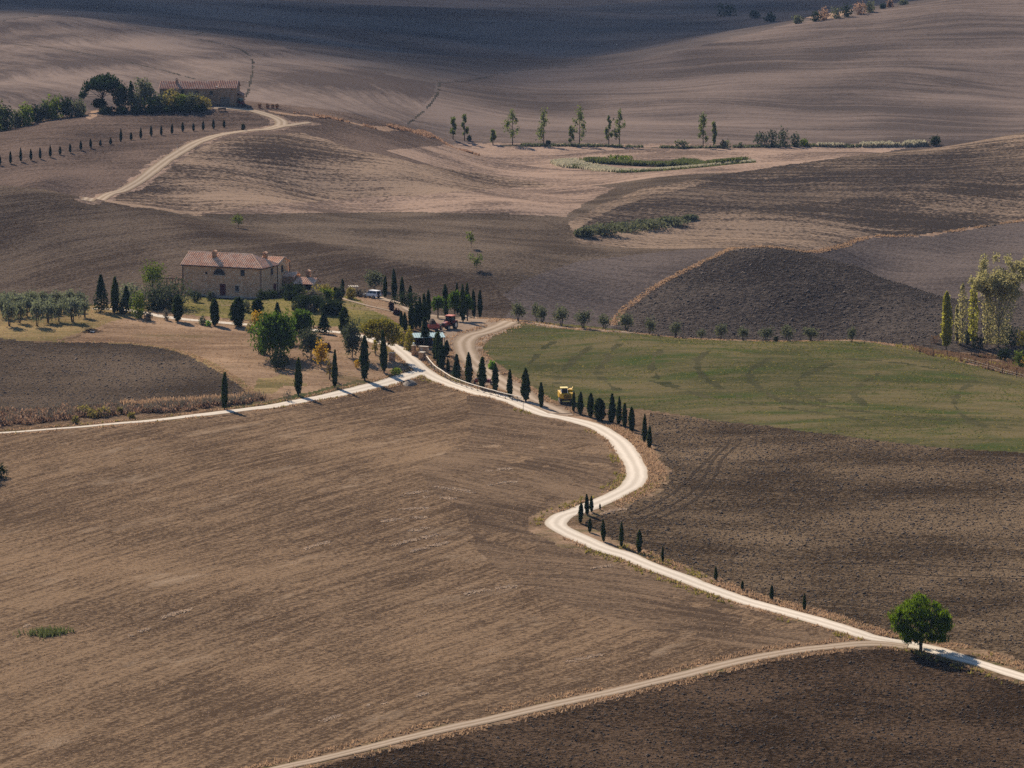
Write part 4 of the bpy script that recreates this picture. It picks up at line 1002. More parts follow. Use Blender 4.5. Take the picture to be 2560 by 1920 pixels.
def cottonwood():
    p, h, wd_ = size_at('A6', 1490, 305, 1165, 560)
    t = empty('cottonwood_tree', p, 0, label='tall wide sparse cottonwood with many bare upswept branches at the right edge', cat='tree')
    tips = []; sg = [((0, 0, -.4), (.1, 0, h*.32), .24, .17)]
    for i in range(17):
        a = i*2.4; q = wd_*.52*math.sqrt((i+.5)/17); z1 = h*random.uniform(.78, .97)*(1-.12*(q/wd_))
        m = (math.cos(a)*q*.45, math.sin(a)*q*.45, h*random.uniform(.45, .6)); e_ = (math.cos(a)*q, math.sin(a)*q, z1)
        sg += [((.05, 0, h*random.uniform(.16, .34)), m, .10, .06), (m, e_, .06, .015)]
        for k in range(6):
            b = random.uniform(.1, 1); base = [m[j]+(e_[j]-m[j])*b for j in range(3)]
            tip = (base[0]+random.gauss(0, wd_*.07), base[1]+random.gauss(0, wd_*.07), base[2]+random.uniform(.4, 1.8))
            sg.append((base, tip, .025, .008)); tips.append((*tip, wd_*.085, wd_*.085, h*.06))
    n = 12500
    c, d = shell(tips, n, .1, 1.1, .2)
    zl = rng.uniform(.04, .85, 3200); al = rng.uniform(0, 6.28, 3200); rl = wd_*(.16+.30*zl)*np.sqrt(rng.uniform(0, 1, 3200)); lo_ = np.stack([rl*np.cos(al), rl*np.sin(al), zl*h], 1)
    c = np.concatenate([c, lo_]); n = len(c)
    v, f = quads(c, rdir(n), rdir(n), rng.uniform(.09, .20, n), rng.uniform(.12, .25, n))
    obj('crown', mesh_np('crown', v, f, 'leaf_cottonwood'), t); obj('trunk', limbs('trunk', 'bark_pale', sg), t)
cottonwood()
# ---- thin poplars in the far row
def far_poplar(x, yt, yb, wd, lb, i):
    p, h, wd_ = size_at('A7', x, yt, yb, wd, ymin=1380, ymax=1620)
    bl = []
    for k in range(9):
        z = h*(.30+.66*k/8); q = wd_*.34*math.sin(math.pi*min(1, .25+k/10))
        a = random.uniform(0, 6.28); r = wd_*random.uniform(.15, .27)
        bl.append((math.cos(a)*q, math.sin(a)*q*.6, z, r, r, r*1.5))
    c = leafmesh('crown', 'leaf_aspen', bl, 560, .42, .2, 1.1, .5, .3)
    t = limbs('trunk', 'bark', [((0, 0, -.3), (0, 0, h*.92), .20, .04)]+[((0, 0, b[2]-h*.12), b[:3], .07, .03) for b in bl])
    thing2('poplar_tree', p, c, t, 1, 1, lb, 'poplar', 'thin poplars in the far row', rz=0)
for i, a in enumerate([(215,150,280,58),(290,130,292,50),(474,225,315,50),(602,98,316,115),(805,95,322,110),(982,200,325,44),(1038,100,326,115),(1228,128,328,50),(1298,100,330,100),(1842,125,340,95),(1910,180,334,50)]):
    far_poplar(*a, f'{ORD[i]} thin poplar from the left in the far row on the valley edge', i)
# ---- far shrubs
for a in [
  ('A7',320,255,292,34,'leaf_dark','small dark bush at the foot of the second far poplar',90),('A7',832,288,322,34,'leaf_dark','small dark bush right of the fifth far poplar',90),
  ('A7',1692,285,342,105,'leaf_olive_dark','grey-green bush left of the last pair of far poplars',220),('A7',1982,285,342,88,'leaf_olive_dark','grey-green bush right of the last pair of far poplars',220),('A7',2085,300,338,30,'leaf_olive_dark','tiny bush between the far poplars and the tree clump',60),
  ('A8',300,955,1065,130,'leaf_holm','left tree of the blue-green clump on the valley edge',260),('A8',375,935,1066,95,'leaf_holm','tall middle-left tree of the blue-green clump on the valley edge',260),('A8',455,928,1066,110,'leaf_holm','tallest right-of-middle tree of the blue-green clump on the valley edge',260),('A8',545,965,1066,90,'leaf_holm','lower right tree of the blue-green clump on the valley edge',220),('A8',612,1005,1066,75,'leaf_green','greener end bush of the blue-green clump on the valley edge',160),
  ('A8',1565,985,1055,122,'leaf_dark','round dark bush at the right end of the pale reeds',260)]:
    shrub(*a[:7], name='bush', cat='bush', group='bushes on the far valley edge', n=a[7], size=.5, lobes=4, ymin=1380, ymax=1620)
for a in [('D',515,462,492,34,'leaf_aspen','pale sapling in the dip left of the valley field',110),('D',1018,498,536,22,'leaf_aspen','slim pale sapling in the middle of the valley field',80),('D',1030,545,582,40,'leaf_aspen','pale leafy sapling nearest above the red tractor',130)]:
    p, h, wd = size_at(*a[:5], ymin=960, ymax=1250)
    bl = rand_blobs(5, h, wd, .2, 1.2, .36)
    c, tk = blob_tree(a[5], a[7]*2, .3, bl, [((0, 0, -.2), (0, 0, h*.7), .05, .02)]+[((0, 0, h*.2), b[:3], .03, .015) for b in bl], lo=.3)
    thing2('sapling', p, c, tk, 1, 1, a[6], 'sapling', 'saplings in the valley', rz=0)
for i, (x, yt, yb, wd) in enumerate([(1264,490,510,50),(1305,482,506,90),(1350,478,500,100),(1400,474,493,100),(1450,468,484,80),(1490,464,474,40)]):
    shrub('D', x, yt, yb, wd, 'leaf_olive_dark', f'{ORD[i]} dark bush from the left in the gully thicket of the valley', name='bush', cat='bush', group='bushes in the gully', n=900, size=.42, lobes=8, depth=.9, ymin=1040, ymax=1260)
for i, (x, yt, yb, wd) in enumerate([(-20,300,480,110),(45,330,478,100),(120,360,455,90),(190,320,440,110),(260,330,420,110),(330,300,405,90),(390,262,395,110),(470,275,385,120),(550,290,375,100)]):
    shrub('A1', x, yt-20, yb+12, wd*1.35, ['leaf_green','leaf_dark','leaf_olive_dark'][i % 3], f'{ORD[i]} bush from the left in the hedge behind the ridge left of the stone pine', name='bush', cat='bush', group='hedge on the ridge', n=750, size=.45, lobes=5, ymin=1200, ymax=1300)
# stone pine and trees by the far farmhouse
def far_trees():
    p, h, wd = size_at('A1', 715, 95, 350, 300, ymin=1200, ymax=1300)
    t = empty('stone_pine', p, 0, label='big umbrella stone pine left of the far farmhouse', cat='pine tree')
    bl = [(x*wd, y*wd, z*h, r*wd, r*wd, r*wd*.62) for x, y, z, r in [(-.3,0,.72,.17),(-.1,.15,.82,.2),(-.12,-.15,.78,.2),(.1,.1,.86,.19),(.25,-.05,.78,.17),(.1,-.2,.72,.18),(-.38,.05,.60,.13),(.34,.1,.66,.13),(.15,0,.62,.17),(0,0,.70,.22),(-.2,0,.66,.16),(.2,-.1,.70,.18),(0,-.2,.64,.17),(-.45,0,.45,.12),(-.5,.02,.38,.09),(.3,-.1,.5,.14)]]
    obj('crown', leafmesh('crown', 'leaf_conifer', bl, 4200, .40, .4, 1.08, .6, .25), t)
    obj('trunk', limbs('trunk', 'bark', [((0, 0, -.4), (-.2, 0, h*.42), .32, .24)]+[((-.2, 0, h*random.uniform(.3, .44)), b[:3], .12, .04) for b in bl]), t)
    for (x, yt, yb, w_, mat, lb, n) in [(840,160,355,110,'leaf_dark','dark tree right of the stone pine',520),(905,138,350,60,'leaf_conifer','pointed small conifer between stone pine and far farmhouse',240),(1000,128,345,170,'leaf_olive_dark','rounded tree against the left end of the far farmhouse',700),(690,265,358,110,'leaf_dark','dark bush at the foot of the stone pine',360),(930,230,350,150,'leaf_olive_dark','lower olive-green tree before the far farmhouse end',420)]:
        p, h, wd = size_at('A1', x, yt, yb, w_, ymin=1200, ymax=1320)
        bl = rand_blobs(7, h, wd, .12, 1.0, .4)
        c, tk = blob_tree(mat, n*2, .42, bl, [((0, 0, -.3), (0, 0, h*.6), .18, .08)]+[((0, 0, h*.3), b[:3], .06, .03) for b in bl], lo=.5)
        thing2('round_tree', p, c, tk, 1, 1, lb, 'tree', 'trees by the far farmhouse', rz=0)
    for i, (x, yt) in enumerate([(1060,250),(1130,235),(1200,212),(1270,240),(1340,232),(1400,262)]):
        shrub('A1', x, yt-8, 352-i*2, 135, ['leaf_weed','leaf_green','leaf_olive_dark'][(i+1) % 3], f'{ORD[i]} leafy bush from the left along the front of the far farmhouse', name='bush', cat='bush', group='bushes before the far farmhouse', n=700, size=.42, lobes=5, ymin=1200, ymax=1320)
    for i in range(7):
        shrub('A1', 740+i*105, 318-i, 372-i*2, 130, 'leaf_dark', f'{ORD[i]} low dark bush from the left at the foot of the far farm bank', name='bush', cat='bush', group='bushes on the far farm bank', n=500, size=.42, lobes=4, ymin=1200, ymax=1320)
    shrub('A1', 1684, 437, 484, 38, 'leaf_dark', 'small dark bush at the right end of the far cypress row beside the track', name='bush', cat='bush', n=140, size=.35, lobes=2, ymin=1120, ymax=1300)
far_trees()
# bushes on the top right hill
for i, (x, yt, yb, wd) in enumerate([(560,108,165,90),(690,80,150,110),(760,55,138,120),(840,40,128,110),(920,25,118,120),(1010,5,100,110),(1090,5,85,100),(1185,25,58,50),(1235,0,48,60),(1330,0,30,90)]):
    shrub('A8', x, yt, yb+6, wd, ['leaf_olive_dark','leaf_dark','leaf_bramble'][i % 3], f'{ORD[i]} bush from the left in the scrub along the top right hill crest', name='bush', cat='bush', group='scrub on the hill crest', n=240, size=.6, lobes=4, ymin=1700, ymax=2000)
for i, (a) in enumerate([('A8',50,25,118,190),('A8',255,75,132,80),('A8',375,95,158,110)]):
    shrub(*a, 'leaf_dark', f'{ORD[i]} dark bush from the left on the shaded slope at the top edge', name='bush', cat='bush', group='bushes on the shaded slope', n=260, size=.8, lobes=5, ymin=1850, ymax=3000)
# ------------------------------------------------------------------ built things
def stonemat(name, cols, scale=2.2, mortar=(.20, .16, .12)):
    m, nt, o = newmat(name)
    v = mapped(nt, 0, (1, 1, 1.7))
    vo = N(nt, 'ShaderNodeTexVoronoi', Scale=scale); L(nt, v, vo.inputs['Vector'])
    ed = N(nt, 'ShaderNodeTexVoronoi', Scale=scale, feature='DISTANCE_TO_EDGE'); L(nt, v, ed.inputs['Vector'])
    sp = nt.nodes.new('ShaderNodeSeparateXYZ'); L(nt, vo.outputs['Color'], sp.inputs[0])
    col = mix_(nt, sp.outputs[0], cols[0], cols[1])
    r0 = N(nt, 'ShaderNodeMapRange', clamp=True); L(nt, sp.outputs[1], r0.inputs[0]); r0.inputs[1].default_value = .75; r0.inputs[2].default_value = .85
    col = mix_(nt, r0.outputs[0], col, cols[2])
    big = noise_(nt, mapped(nt), .5, 4, .6)
    col = mix_(nt, math_(nt, 'MULTIPLY', math_(nt, 'SUBTRACT', big, .35), 1.6, True), col, tuple(c*.62 for c in cols[0]))
    r = N(nt, 'ShaderNodeMapRange', clamp=True); L(nt, ed.outputs['Distance'], r.inputs[0]); r.inputs[1].default_value = .0; r.inputs[2].default_value = .07
    col = mix_(nt, r.outputs[0], mortar, col)
    b = N(nt, 'ShaderNodeBsdfDiffuse', Roughness=.5); L(nt, col, b.inputs[0])
    bp = N(nt, 'ShaderNodeBump', Strength=.8, Distance=.06); L(nt, r.outputs[0], bp.inputs['Height']); L(nt, bp.outputs[0], b.inputs['Normal'])
    L(nt, b.outputs[0], o.inputs[0])
stonemat('stone', ((.64, .39, .215), (.84, .55, .325), (.86, .66, .45)), 2.2, (.38, .265, .165))
stonemat('stone_far', ((.30, .19, .125), (.42, .27, .18), (.46, .33, .24)), 1.6)
stonemat('brick', ((.34, .18, .10), (.48, .28, .17), (.55, .40, .28)), 4.0)
def tilemat(name, a, b, c):
    m, nt, o = newmat(name)
    n1 = noise_(nt, mapped(nt, 0, (1.9, .9, .9)), 1.6, 3, .6); n2 = noise_(nt, mapped(nt), .6, 4, .6)
    col = mix_(nt, math_(nt, 'MULTIPLY', math_(nt, 'SUBTRACT', n1, .25), 2.0, True), a, b)
    col = mix_(nt, math_(nt, 'MULTIPLY', math_(nt, 'SUBTRACT', n2, .42), 3.0, True), col, c)
    p = N(nt, 'ShaderNodeBsdfDiffuse', Roughness=.3); L(nt, col, p.inputs[0]); L(nt, p.outputs[0], o.inputs[0])
tilemat('tile', (.50, .270, .165), (.84, .565, .40), (.84, .66, .51))
tilemat('tile_far', (.30, .15, .105), (.46, .28, .21), (.46, .36, .30))
plainmat('red_wood', (.10, .012, .014), .6, var=.25)
plainmat('dark_wood', (.05, .030, .024), .8, var=.25)
plainmat('brown_wood', (.13, .085, .06), .85, var=.25)
plainmat('pale_wood', (.62, .55, .46), .8, var=.12)
plainmat('grey_wood', (.17, .14, .12), .9, var=.25)
plainmat('glass', (.02, .026, .032), .35, var=.2, spec=.25)
plainmat('stone_trim', (.42, .36, .29), .9, var=.15)
plainmat('iron', (.03, .025, .025), .5, var=.2)
plainmat('gutter', (.07, .035, .028), .5, var=.2)
plainmat('white_paint', (.88, .87, .85), .28, var=.04, spec=.5)
plainmat('car_glass', (.02, .024, .03), .25, var=.1, spec=.3)
plainmat('tyre', (.022, .021, .021), .9, var=.2)
plainmat('rim', (.45, .43, .40), .4, var=.15)
plainmat('lamp_red', (.45, .03, .02), .3)
plainmat('lamp_clear', (.7, .7, .66), .2)
plainmat('yellow_paint', (.62, .36, .022), .42, var=.12, spec=.4)
plainmat('yellow_roof', (.80, .62, .22), .4, var=.06)
plainmat('red_paint', (.24, .030, .024), .42, var=.18, spec=.4)
plainmat('red_roof', (.55, .15, .09), .45, var=.1)
plainmat('dark_red_paint', (.16, .022, .025), .5, var=.2)
plainmat('machine_dark', (.035, .030, .028), .7, var=.2)
plainmat('blue_roof', (.22, .33, .35), .5, var=.08)
plainmat('blue_tarp', (.05, .09, .20), .6)
plainmat('gravel', (.20, .165, .135), 1.0, var=.25, vs_=6, bump=.1)
plainmat('earth_load', (.06, .036, .026), 1.0, var=.3, vs_=5, bump=.1)
plainmat('jar', (.05, .045, .05), .6, var=.2)
plainmat('terracotta', (.30, .13, .08), .8, var=.2)
plainmat('globe', (.62, .72, .74), .25, var=.05)
plainmat('teal_paint', (.12, .28, .27), .5, var=.15)
plainmat('hedge_ground', (.05, .05, .03), 1.0)

def tile_roof(mb, org, ex, ey, length, run, rise, top=None, w=.54, hgt=.20):
    """rows of half-round tiles: eave from org along ex, going up along ey (run) and rise; top(s) = (lo, hi) fraction of the run at s metres"""
    org = Vector(org); ex = Vector(ex); ey = Vector(ey); up = ey*run+Vector((0, 0, rise))
    nrm = ex.cross(up).normalized()
    if nrm.z < 0: nrm = -nrm
    n = max(1, round(length/w)); w = length/n
    prof = [(-.5, 0), (-.34, .15), (-.24, .75), (0, 1.0), (.24, .75), (.34, .15), (.5, 0)]
    for i in range(n):
        v = []
        for (a, b) in prof:
            s = (i+.5+a)*w
            lo, hi = (0, 1) if top is None else top(s)
            for t in (lo, hi):
                v.append(org+ex*s+up*t+nrm*(b*hgt))
        mb.add(v, [(2*k, 2*k+2, 2*k+3, 2*k+1) for k in range(len(prof)-1)])
    return mb
def window(par, x, y, z0, z1, w, axis, sgn, mat='glass', frame='dark_wood', name='window', fw=.09, out=.03):
    """window in a wall: axis 0 -> wall faces along y (facade), 1 -> wall faces along x"""
    f = MB(); g = MB()
    def B(m, a0, a1, d0, d1, c0, c1):
        d0, d1 = sorted((d0*sgn, d1*sgn))
        if axis == 0: m.box(x+a0, x+a1, y+d0, y+d1, c0, c1)
        else: m.box(x+d0, x+d1, y+a0, y+a1, c0, c1)
    h = w/2
    B(g, -h, h, .0, out, z0, z1)
    o = g.obj(name, mat, par)
    for (a0, a1, c0, c1) in [(-h-fw, -h, z0-fw, z1+fw), (h, h+fw, z0-fw, z1+fw), (-h, h, z1, z1+fw), (-h, h, z0-fw, z0)]: B(f, a0, a1, 0, out+.05, c0, c1)
    B(f, -.025, .025, out, out+.03, z0, z1)
    f.obj('frame', frame, o)
    s = MB(); B(s, -h-.15, h+.15, 0, .16, z0-fw-.12, z0-fw)
    s.obj('sill', 'stone_trim', o)
    return o
def chimney(par, x, y, z0, z1, w=.8, mat='brick', tile='tile'):
    c = MB().box(x-w/2, x+w/2, y-w*.4, y+w*.4, z0, z1).obj('chimney', mat, par)
    m = MB()
    for a in (-1, 1): m.box(x+a*w*.42-.07, x+a*w*.42+.07, y-w*.38, y+w*.38, z1, z1+.28)
    m.prism([(x-w*.62, z1+.28), (x+w*.62, z1+.28), (x, z1+.56)], 1, y-w*.5, y+w*.5)
    m.obj('chimney_cap', tile, c)
def farmhouse():
    a = R(23); p = ground(654, 746)
    LEN, D1, D2, E = 21.0, 8.6, 15.0, 7.25
    xd = Vector((math.cos(a), -math.sin(a), 0))
    base = p-xd*LEN
    t = empty('farmhouse', base, -a, label='two-storey stone farmhouse with a terracotta tile roof and an arched loggia window', cat='house')
    z0 = -2.0
    ov = .45; rise1 = 2.5; rise2 = 1.25
    wl = MB()
    hip = 4.6
    wl.box(0, LEN, 0, D1, z0, E)
    wl.prism([(0, E), (D1, E), (D1/2, E+rise1)], 0, 0, LEN-hip)
    # second, rear range with its gable towards the right
    X2 = 15.5
    wl.box(X2, LEN+.06, D1, D2, z0, E+.02)
    wl.prism([(D1, E+.02), (D2, E+.02), ((D1+D2)/2, E+rise2)], 0, X2, LEN+.06)
    wl.obj('wall', 'stone', t)
    MB().box(-.1, LEN+.12, -.22, -.02, z0, .22).obj('plinth', 'stone_trim', t)
    # roofs
    rf = MB(); k = rise1/(D1/2); zz = E-ov*k+.08
    full = D1/2+ov; rl = LEN-hip+ov
    def top(s): return (0, 1.0 if s <= rl else max(.02, 1-(s-rl)/(hip+ov)))
    tile_roof(rf, (-ov, -ov, zz), (1, 0, 0), (0, 1, 0), LEN+2*ov, full, full*k, top)
    tile_roof(rf, (-ov, D1+ov, zz), (1, 0, 0), (0, -1, 0), LEN-hip+ov, full, full*k)
    kh = rise1/hip
    def toph(s):
        q = abs(s-(D1/2+ov))/(D1/2+ov); return (0, max(.02, 1-q))
    tile_roof(rf, (LEN+ov, -ov, E-ov*kh+.08), (0, 1, 0), (-1, 0, 0), D1+2*ov, hip+ov, (hip+ov)*kh, toph)
    ro = rf.obj('roof', 'tile', t)
    # ridge and hip tiles
    cap = MB(); rz = E+rise1+.14
    cap.bar((-ov, D1/2, rz), (LEN-hip, D1/2, rz), .14, 7)
    cap.bar((LEN-hip, D1/2, rz), (LEN+ov, -ov, zz+.1), .14, 7)
    cap.bar((LEN-hip, D1/2, rz), (LEN+ov, D1+ov*.2, zz+.1), .14, 7)
    cap.obj('ridge_tiles', 'tile', ro)
    r2 = MB(); k2 = (rise2-.02)/((D2-D1)/2); z2 = E+.1-ov*k2; f2 = (D2-D1)/2+ov
    tile_roof(r2, (X2, D1-.1, E+.1-.1*k2), (1, 0, 0), (0, 1, 0), LEN+.06+ov-X2, (D2-D1)/2+.1, rise2+.1*k2)
    tile_roof(r2, (X2, D2+ov, z2), (1, 0, 0), (0, -1, 0), LEN+.06+ov-X2, f2, f2*k2)
    r2.bar((X2, (D1+D2)/2, E+rise2+.14), (LEN+.06+ov, (D1+D2)/2, E+rise2+.14), .13, 7)
    r2.obj('roof', 'tile', t)
    # eaves boards, gutters, downpipes
    ev = MB(); ev.box(-ov, LEN+ov, -ov+.02, 0, zz-.16, zz-.04); ev.box(LEN, LEN+ov-.02, 0.02, D1-.1, zz-.15, zz-.03)
    ev.obj('eave', 'dark_wood', t)
    MB().bar((-ov, -ov-.06, zz-.03), (LEN+ov, -ov-.06, zz-.03), .09, 6).obj('gutter', 'gutter', t)
    for (x, y) in [(.12, -.12), (LEN-.1, -.12), (LEN+.14, D1-.15), (LEN+.2, D2-.1)]:
        MB().bar((x, y, z0+1.5), (x, y, E-.15), .09, 6).obj('downpipe', 'gutter', t)
    for a0 in (-.02,):
        MB().box(-.06, .03, -.04, .5, z0, E).obj('corner_post', 'gutter', t)
    # arched loggia
    pts = [(9.85+1.48*math.cos(q), 5.15+1.42*math.sin(q)) for q in np.linspace(0, math.pi, 15)]
    ar = MB().prism(pts, 1, -.03, .02).obj('arched_window', 'glass', t)
    fr = MB()
    outer = [(9.85+1.70*math.cos(q), 5.15+1.64*math.sin(q)) for q in np.linspace(0, math.pi, 15)]
    for i in range(14):
        fr.hexa([(pts[i][0], -.08, pts[i][1]), (outer[i][0], -.08, outer[i][1]), (outer[i][0], 0, outer[i][1]), (pts[i][0], 0, pts[i][1]), (pts[i+1][0], -.08, pts[i+1][1]), (outer[i+1][0], -.08, outer[i+1][1]), (outer[i+1][0], 0, outer[i+1][1]), (pts[i+1][0], 0, pts[i+1][1])])
    fr.obj('arch_surround', 'brick', ar)
    MB().box(8.2, 11.5, -.16, -.0, 4.95, 5.13).obj('sill', 'stone_trim', ar)
    for q in (9.2, 10.5): MB().box(q-.03, q+.03, -.07, -.03, 5.15, 6.35).obj('mullion', 'dark_wood', ar)
    window(t, 6.4, 0, 5.25, 5.6, .32, 0, -1)
    window(t, 16.05, 0, 5.25, 6.5, .85, 0, -1)
    window(t, 14.55, 0, 1.35, 2.7, .95, 0, -1, frame='stone_trim')
    d = MB().box(10.0, 11.5, -.06, .02, .22, 3.0).obj('door', 'red_wood', t)
    dp = MB()
    for i in range(5): dp.box(10.02+i*.3, 10.28+i*.3, -.1, -.06, .26, 2.96)
    dp.obj('door_boards', 'red_wood', d)
    MB().box(11.32, 11.4, -.14, -.1, 1.4, 1.55).obj('handle', 'iron', d)
    # right end wall
    window(t, LEN, 5.5, 5.1, 6.5, .95, 1, 1)
    d = MB().box(LEN-.02, LEN+.07, 6.4, 7.7, .2, 2.8).obj('door', 'red_wood', t)
    MB().box(LEN+.07, LEN+.12, 7.4, 7.5, 1.3, 1.5).obj('handle', 'iron', d)
    window(t, LEN+.06, 11.0, 5.2, 6.6, .9, 1, 1)
    window(t, LEN+.06, 11.6, 1.3, 3.0, 1.0, 1, 1)
    chimney(t, 7.3, 2.6, E+.9, E+2.9, .95)
    chimney(t, LEN-2.4, 7.0, E+.5, E+2.6, .9)
    # annexe to the right
    an = MB().box(LEN+.07, LEN+3.0, 11.2, 14.6, z0, 4.0).obj('annexe_wall', 'brick', t)
    r = MB(); tile_roof(r, (LEN+.1, 10.9, 3.95), (1, 0, 0), (0, 1, 0), 3.2, 2.2, 1.0); tile_roof(r, (LEN+.1, 15.0, 3.95), (1, 0, 0), (0, -1, 0), 3.2, 1.9, 1.0); r.obj('annexe_roof', 'tile', an)
    po = MB(); po.box(LEN+3.0, LEN+8.2, 12.6, 15.6, z0, 2.6); po.prism([(11.0, 2.5), (15.6, 2.5), (13.3, 3.6)], 0, LEN+7.9, LEN+8.2)
    po.box(LEN+7.9, LEN+8.2, 11.0, 12.6, z0, 2.52)
    for q in (3.1, 5.5): po.box(LEN+q, LEN+q+.3, 11.0, 11.3, z0, 2.5)
    po = po.obj('porch', 'stone', t)
    r = MB(); tile_roof(r, (LEN+3.0, 10.6, 2.42), (1, 0, 0), (0, 1, 0), 5.5, 2.7, 1.3); tile_roof(r, (LEN+3.0, 16.0, 2.42), (1, 0, 0), (0, -1, 0), 5.5, 2.7, 1.3); r.obj('porch_roof', 'tile', po)
    MB().box(LEN+3.3, LEN+7.8, 12.5, 12.62, -.5, 2.4).obj('porch_shade_panel', 'dark_wood', po)  # dark panel added to stand for the shade inside the open porch
    chimney(t, LEN+5.6, 13.9, 2.8, 5.1, 1.0)
    # things by the house
    w = lambda x, y, z=0: base+Matrix.Rotation(-a, 3, 'Z') @ Vector((x, y, z))
    j = MB().lathe([(.05, 0), (.32, .03), (.5, .4), (.52, .75), (.4, 1.05), (.22, 1.2), (.28, 1.28)], 14).obj('jar', 'jar', smooth=True, label='dark round jar standing against the facade left of the red door', cat='jar')
    q = w(8.4, -.85); j.location = (q.x, q.y, float(H(q.x, q.y)))
    pg = empty('pergola', w(-5.2, 1.5), -a, label='dark timber pergola attached at the left end of the house', cat='pergola')
    for x in (0.2, 2.5, 4.8):
        for y in (0, 3): MB().box(x-.08, x+.08, y-.08, y+.08, -2.2, 3.3).obj('post', 'brown_wood', pg)
    for y in (0, 3): MB().box(-.2, 5.1, y-.09, y+.09, 3.3, 3.5).obj('beam', 'brown_wood', pg)
    for i in range(8): MB().box(.2+i*.66-.05, .2+i*.66+.05, -.3, 3.3, 3.5, 3.62).obj('slat', 'brown_wood', pg)
farmhouse()
def far_farmhouse():
    pl = ground(*Z('C6', 1055, 452), ymin=1230, ymax=1320); pr = ground(*Z('C6', 1990, 458), ymin=1230, ymax=1320)
    y_ = 1288.0; s = F/y_
    ax, _ = ray(*Z('C6', 1055, 452)); bx, _ = ray(*Z('C6', 1985, 458))
    x0 = ax*y_; L1 = (bx-ax)*y_
    zb = float(H(x0+L1*.9, y_-2))
    a = R(4)
    t = empty('far_farmhouse', (x0, y_, zb), -a, label='long low brick and stone farmhouse with a tile roof on the far ridge', cat='house')
    D, E, rs = 8.0, 5.0, 1.9; LA = L1*.755
    wl = MB(); wl.box(0, LA, 0, D, -2, E); wl.prism([(0, E), (D, E), (D/2, E+rs)], 0, 0, LA)
    wl.box(LA, L1, -.25, D, -2, E+.25); wl.prism([(-.25, E+.25), (D, E+.25), (D/2, E+rs+.25)], 0, LA, L1)
    wl.obj('wall', 'stone_far', t)
    r = MB(); k = rs/(D/2)
    tile_roof(r, (-.3, -.4, E-.4*k+.08), (1, 0, 0), (0, 1, 0), LA+.3, D/2+.4, (D/2+.4)*k); tile_roof(r, (-.3, D+.4, E-.4*k+.08), (1, 0, 0), (0, -1, 0), LA+.3, D/2+.4, (D/2+.4)*k)
    r.obj('roof', 'tile_far', t)
    r = MB(); k2 = rs/(D/2+.25)
    tile_roof(r, (LA+.02, -.65, E+.25-.4*k2+.08), (1, 0, 0), (0, 1, 0), L1-LA+.3, D/2+.65, (D/2+.65)*k2); tile_roof(r, (LA+.02, D+.4, E+.25-.4*k+.08), (1, 0, 0), (0, -1, 0), L1-LA+.3, D/2+.4, (D/2+.4)*k)
    r.obj('roof', 'tile_far', t)
    chimney(t, LA*.28, 2.6, E+.9, E+2.6, .7, 'stone_far', 'tile_far')
    window(t, LA*.40, 0, 3.3, 4.5, .8, 0, -1); window(t, LA*.64, 0, 3.4, 4.3, .7, 0, -1); window(t, LA*.89, 0, 3.2, 4.3, .75, 0, -1); window(t, LA*.15, 0, 3.3, 4.4, .8, 0, -1)
    gd = MB().box(LA+.9, LA+3.8, -.33, -.2, 0, 2.5).obj('garage_door', 'grey_wood', t)
    gp = MB()
    for i in range(6): gp.box(LA+.93, LA+3.77, -.37, -.33, .06+i*.4, .40+i*.4)
    gp.obj('boards', 'grey_wood', gd)
    ln = MB().box(L1, L1+1.6, 1.5, 6.5, -2, 2.9).obj('lean_to', 'stone_far', t)
    r = MB(); tile_roof(r, (L1+1.9, 1.3, 2.85), (0, 1, 0), (-1, 0, 0), 5.4, 1.9, .9); r.obj('lean_to_roof', 'tile_far', ln)
    MB().lathe([(.02, 0), (.2, .04), (.4, .14), (.45, .2)], 12, (LA-.2, .6, E+.45)).obj('dish', 'white_paint', t)
far_farmhouse()

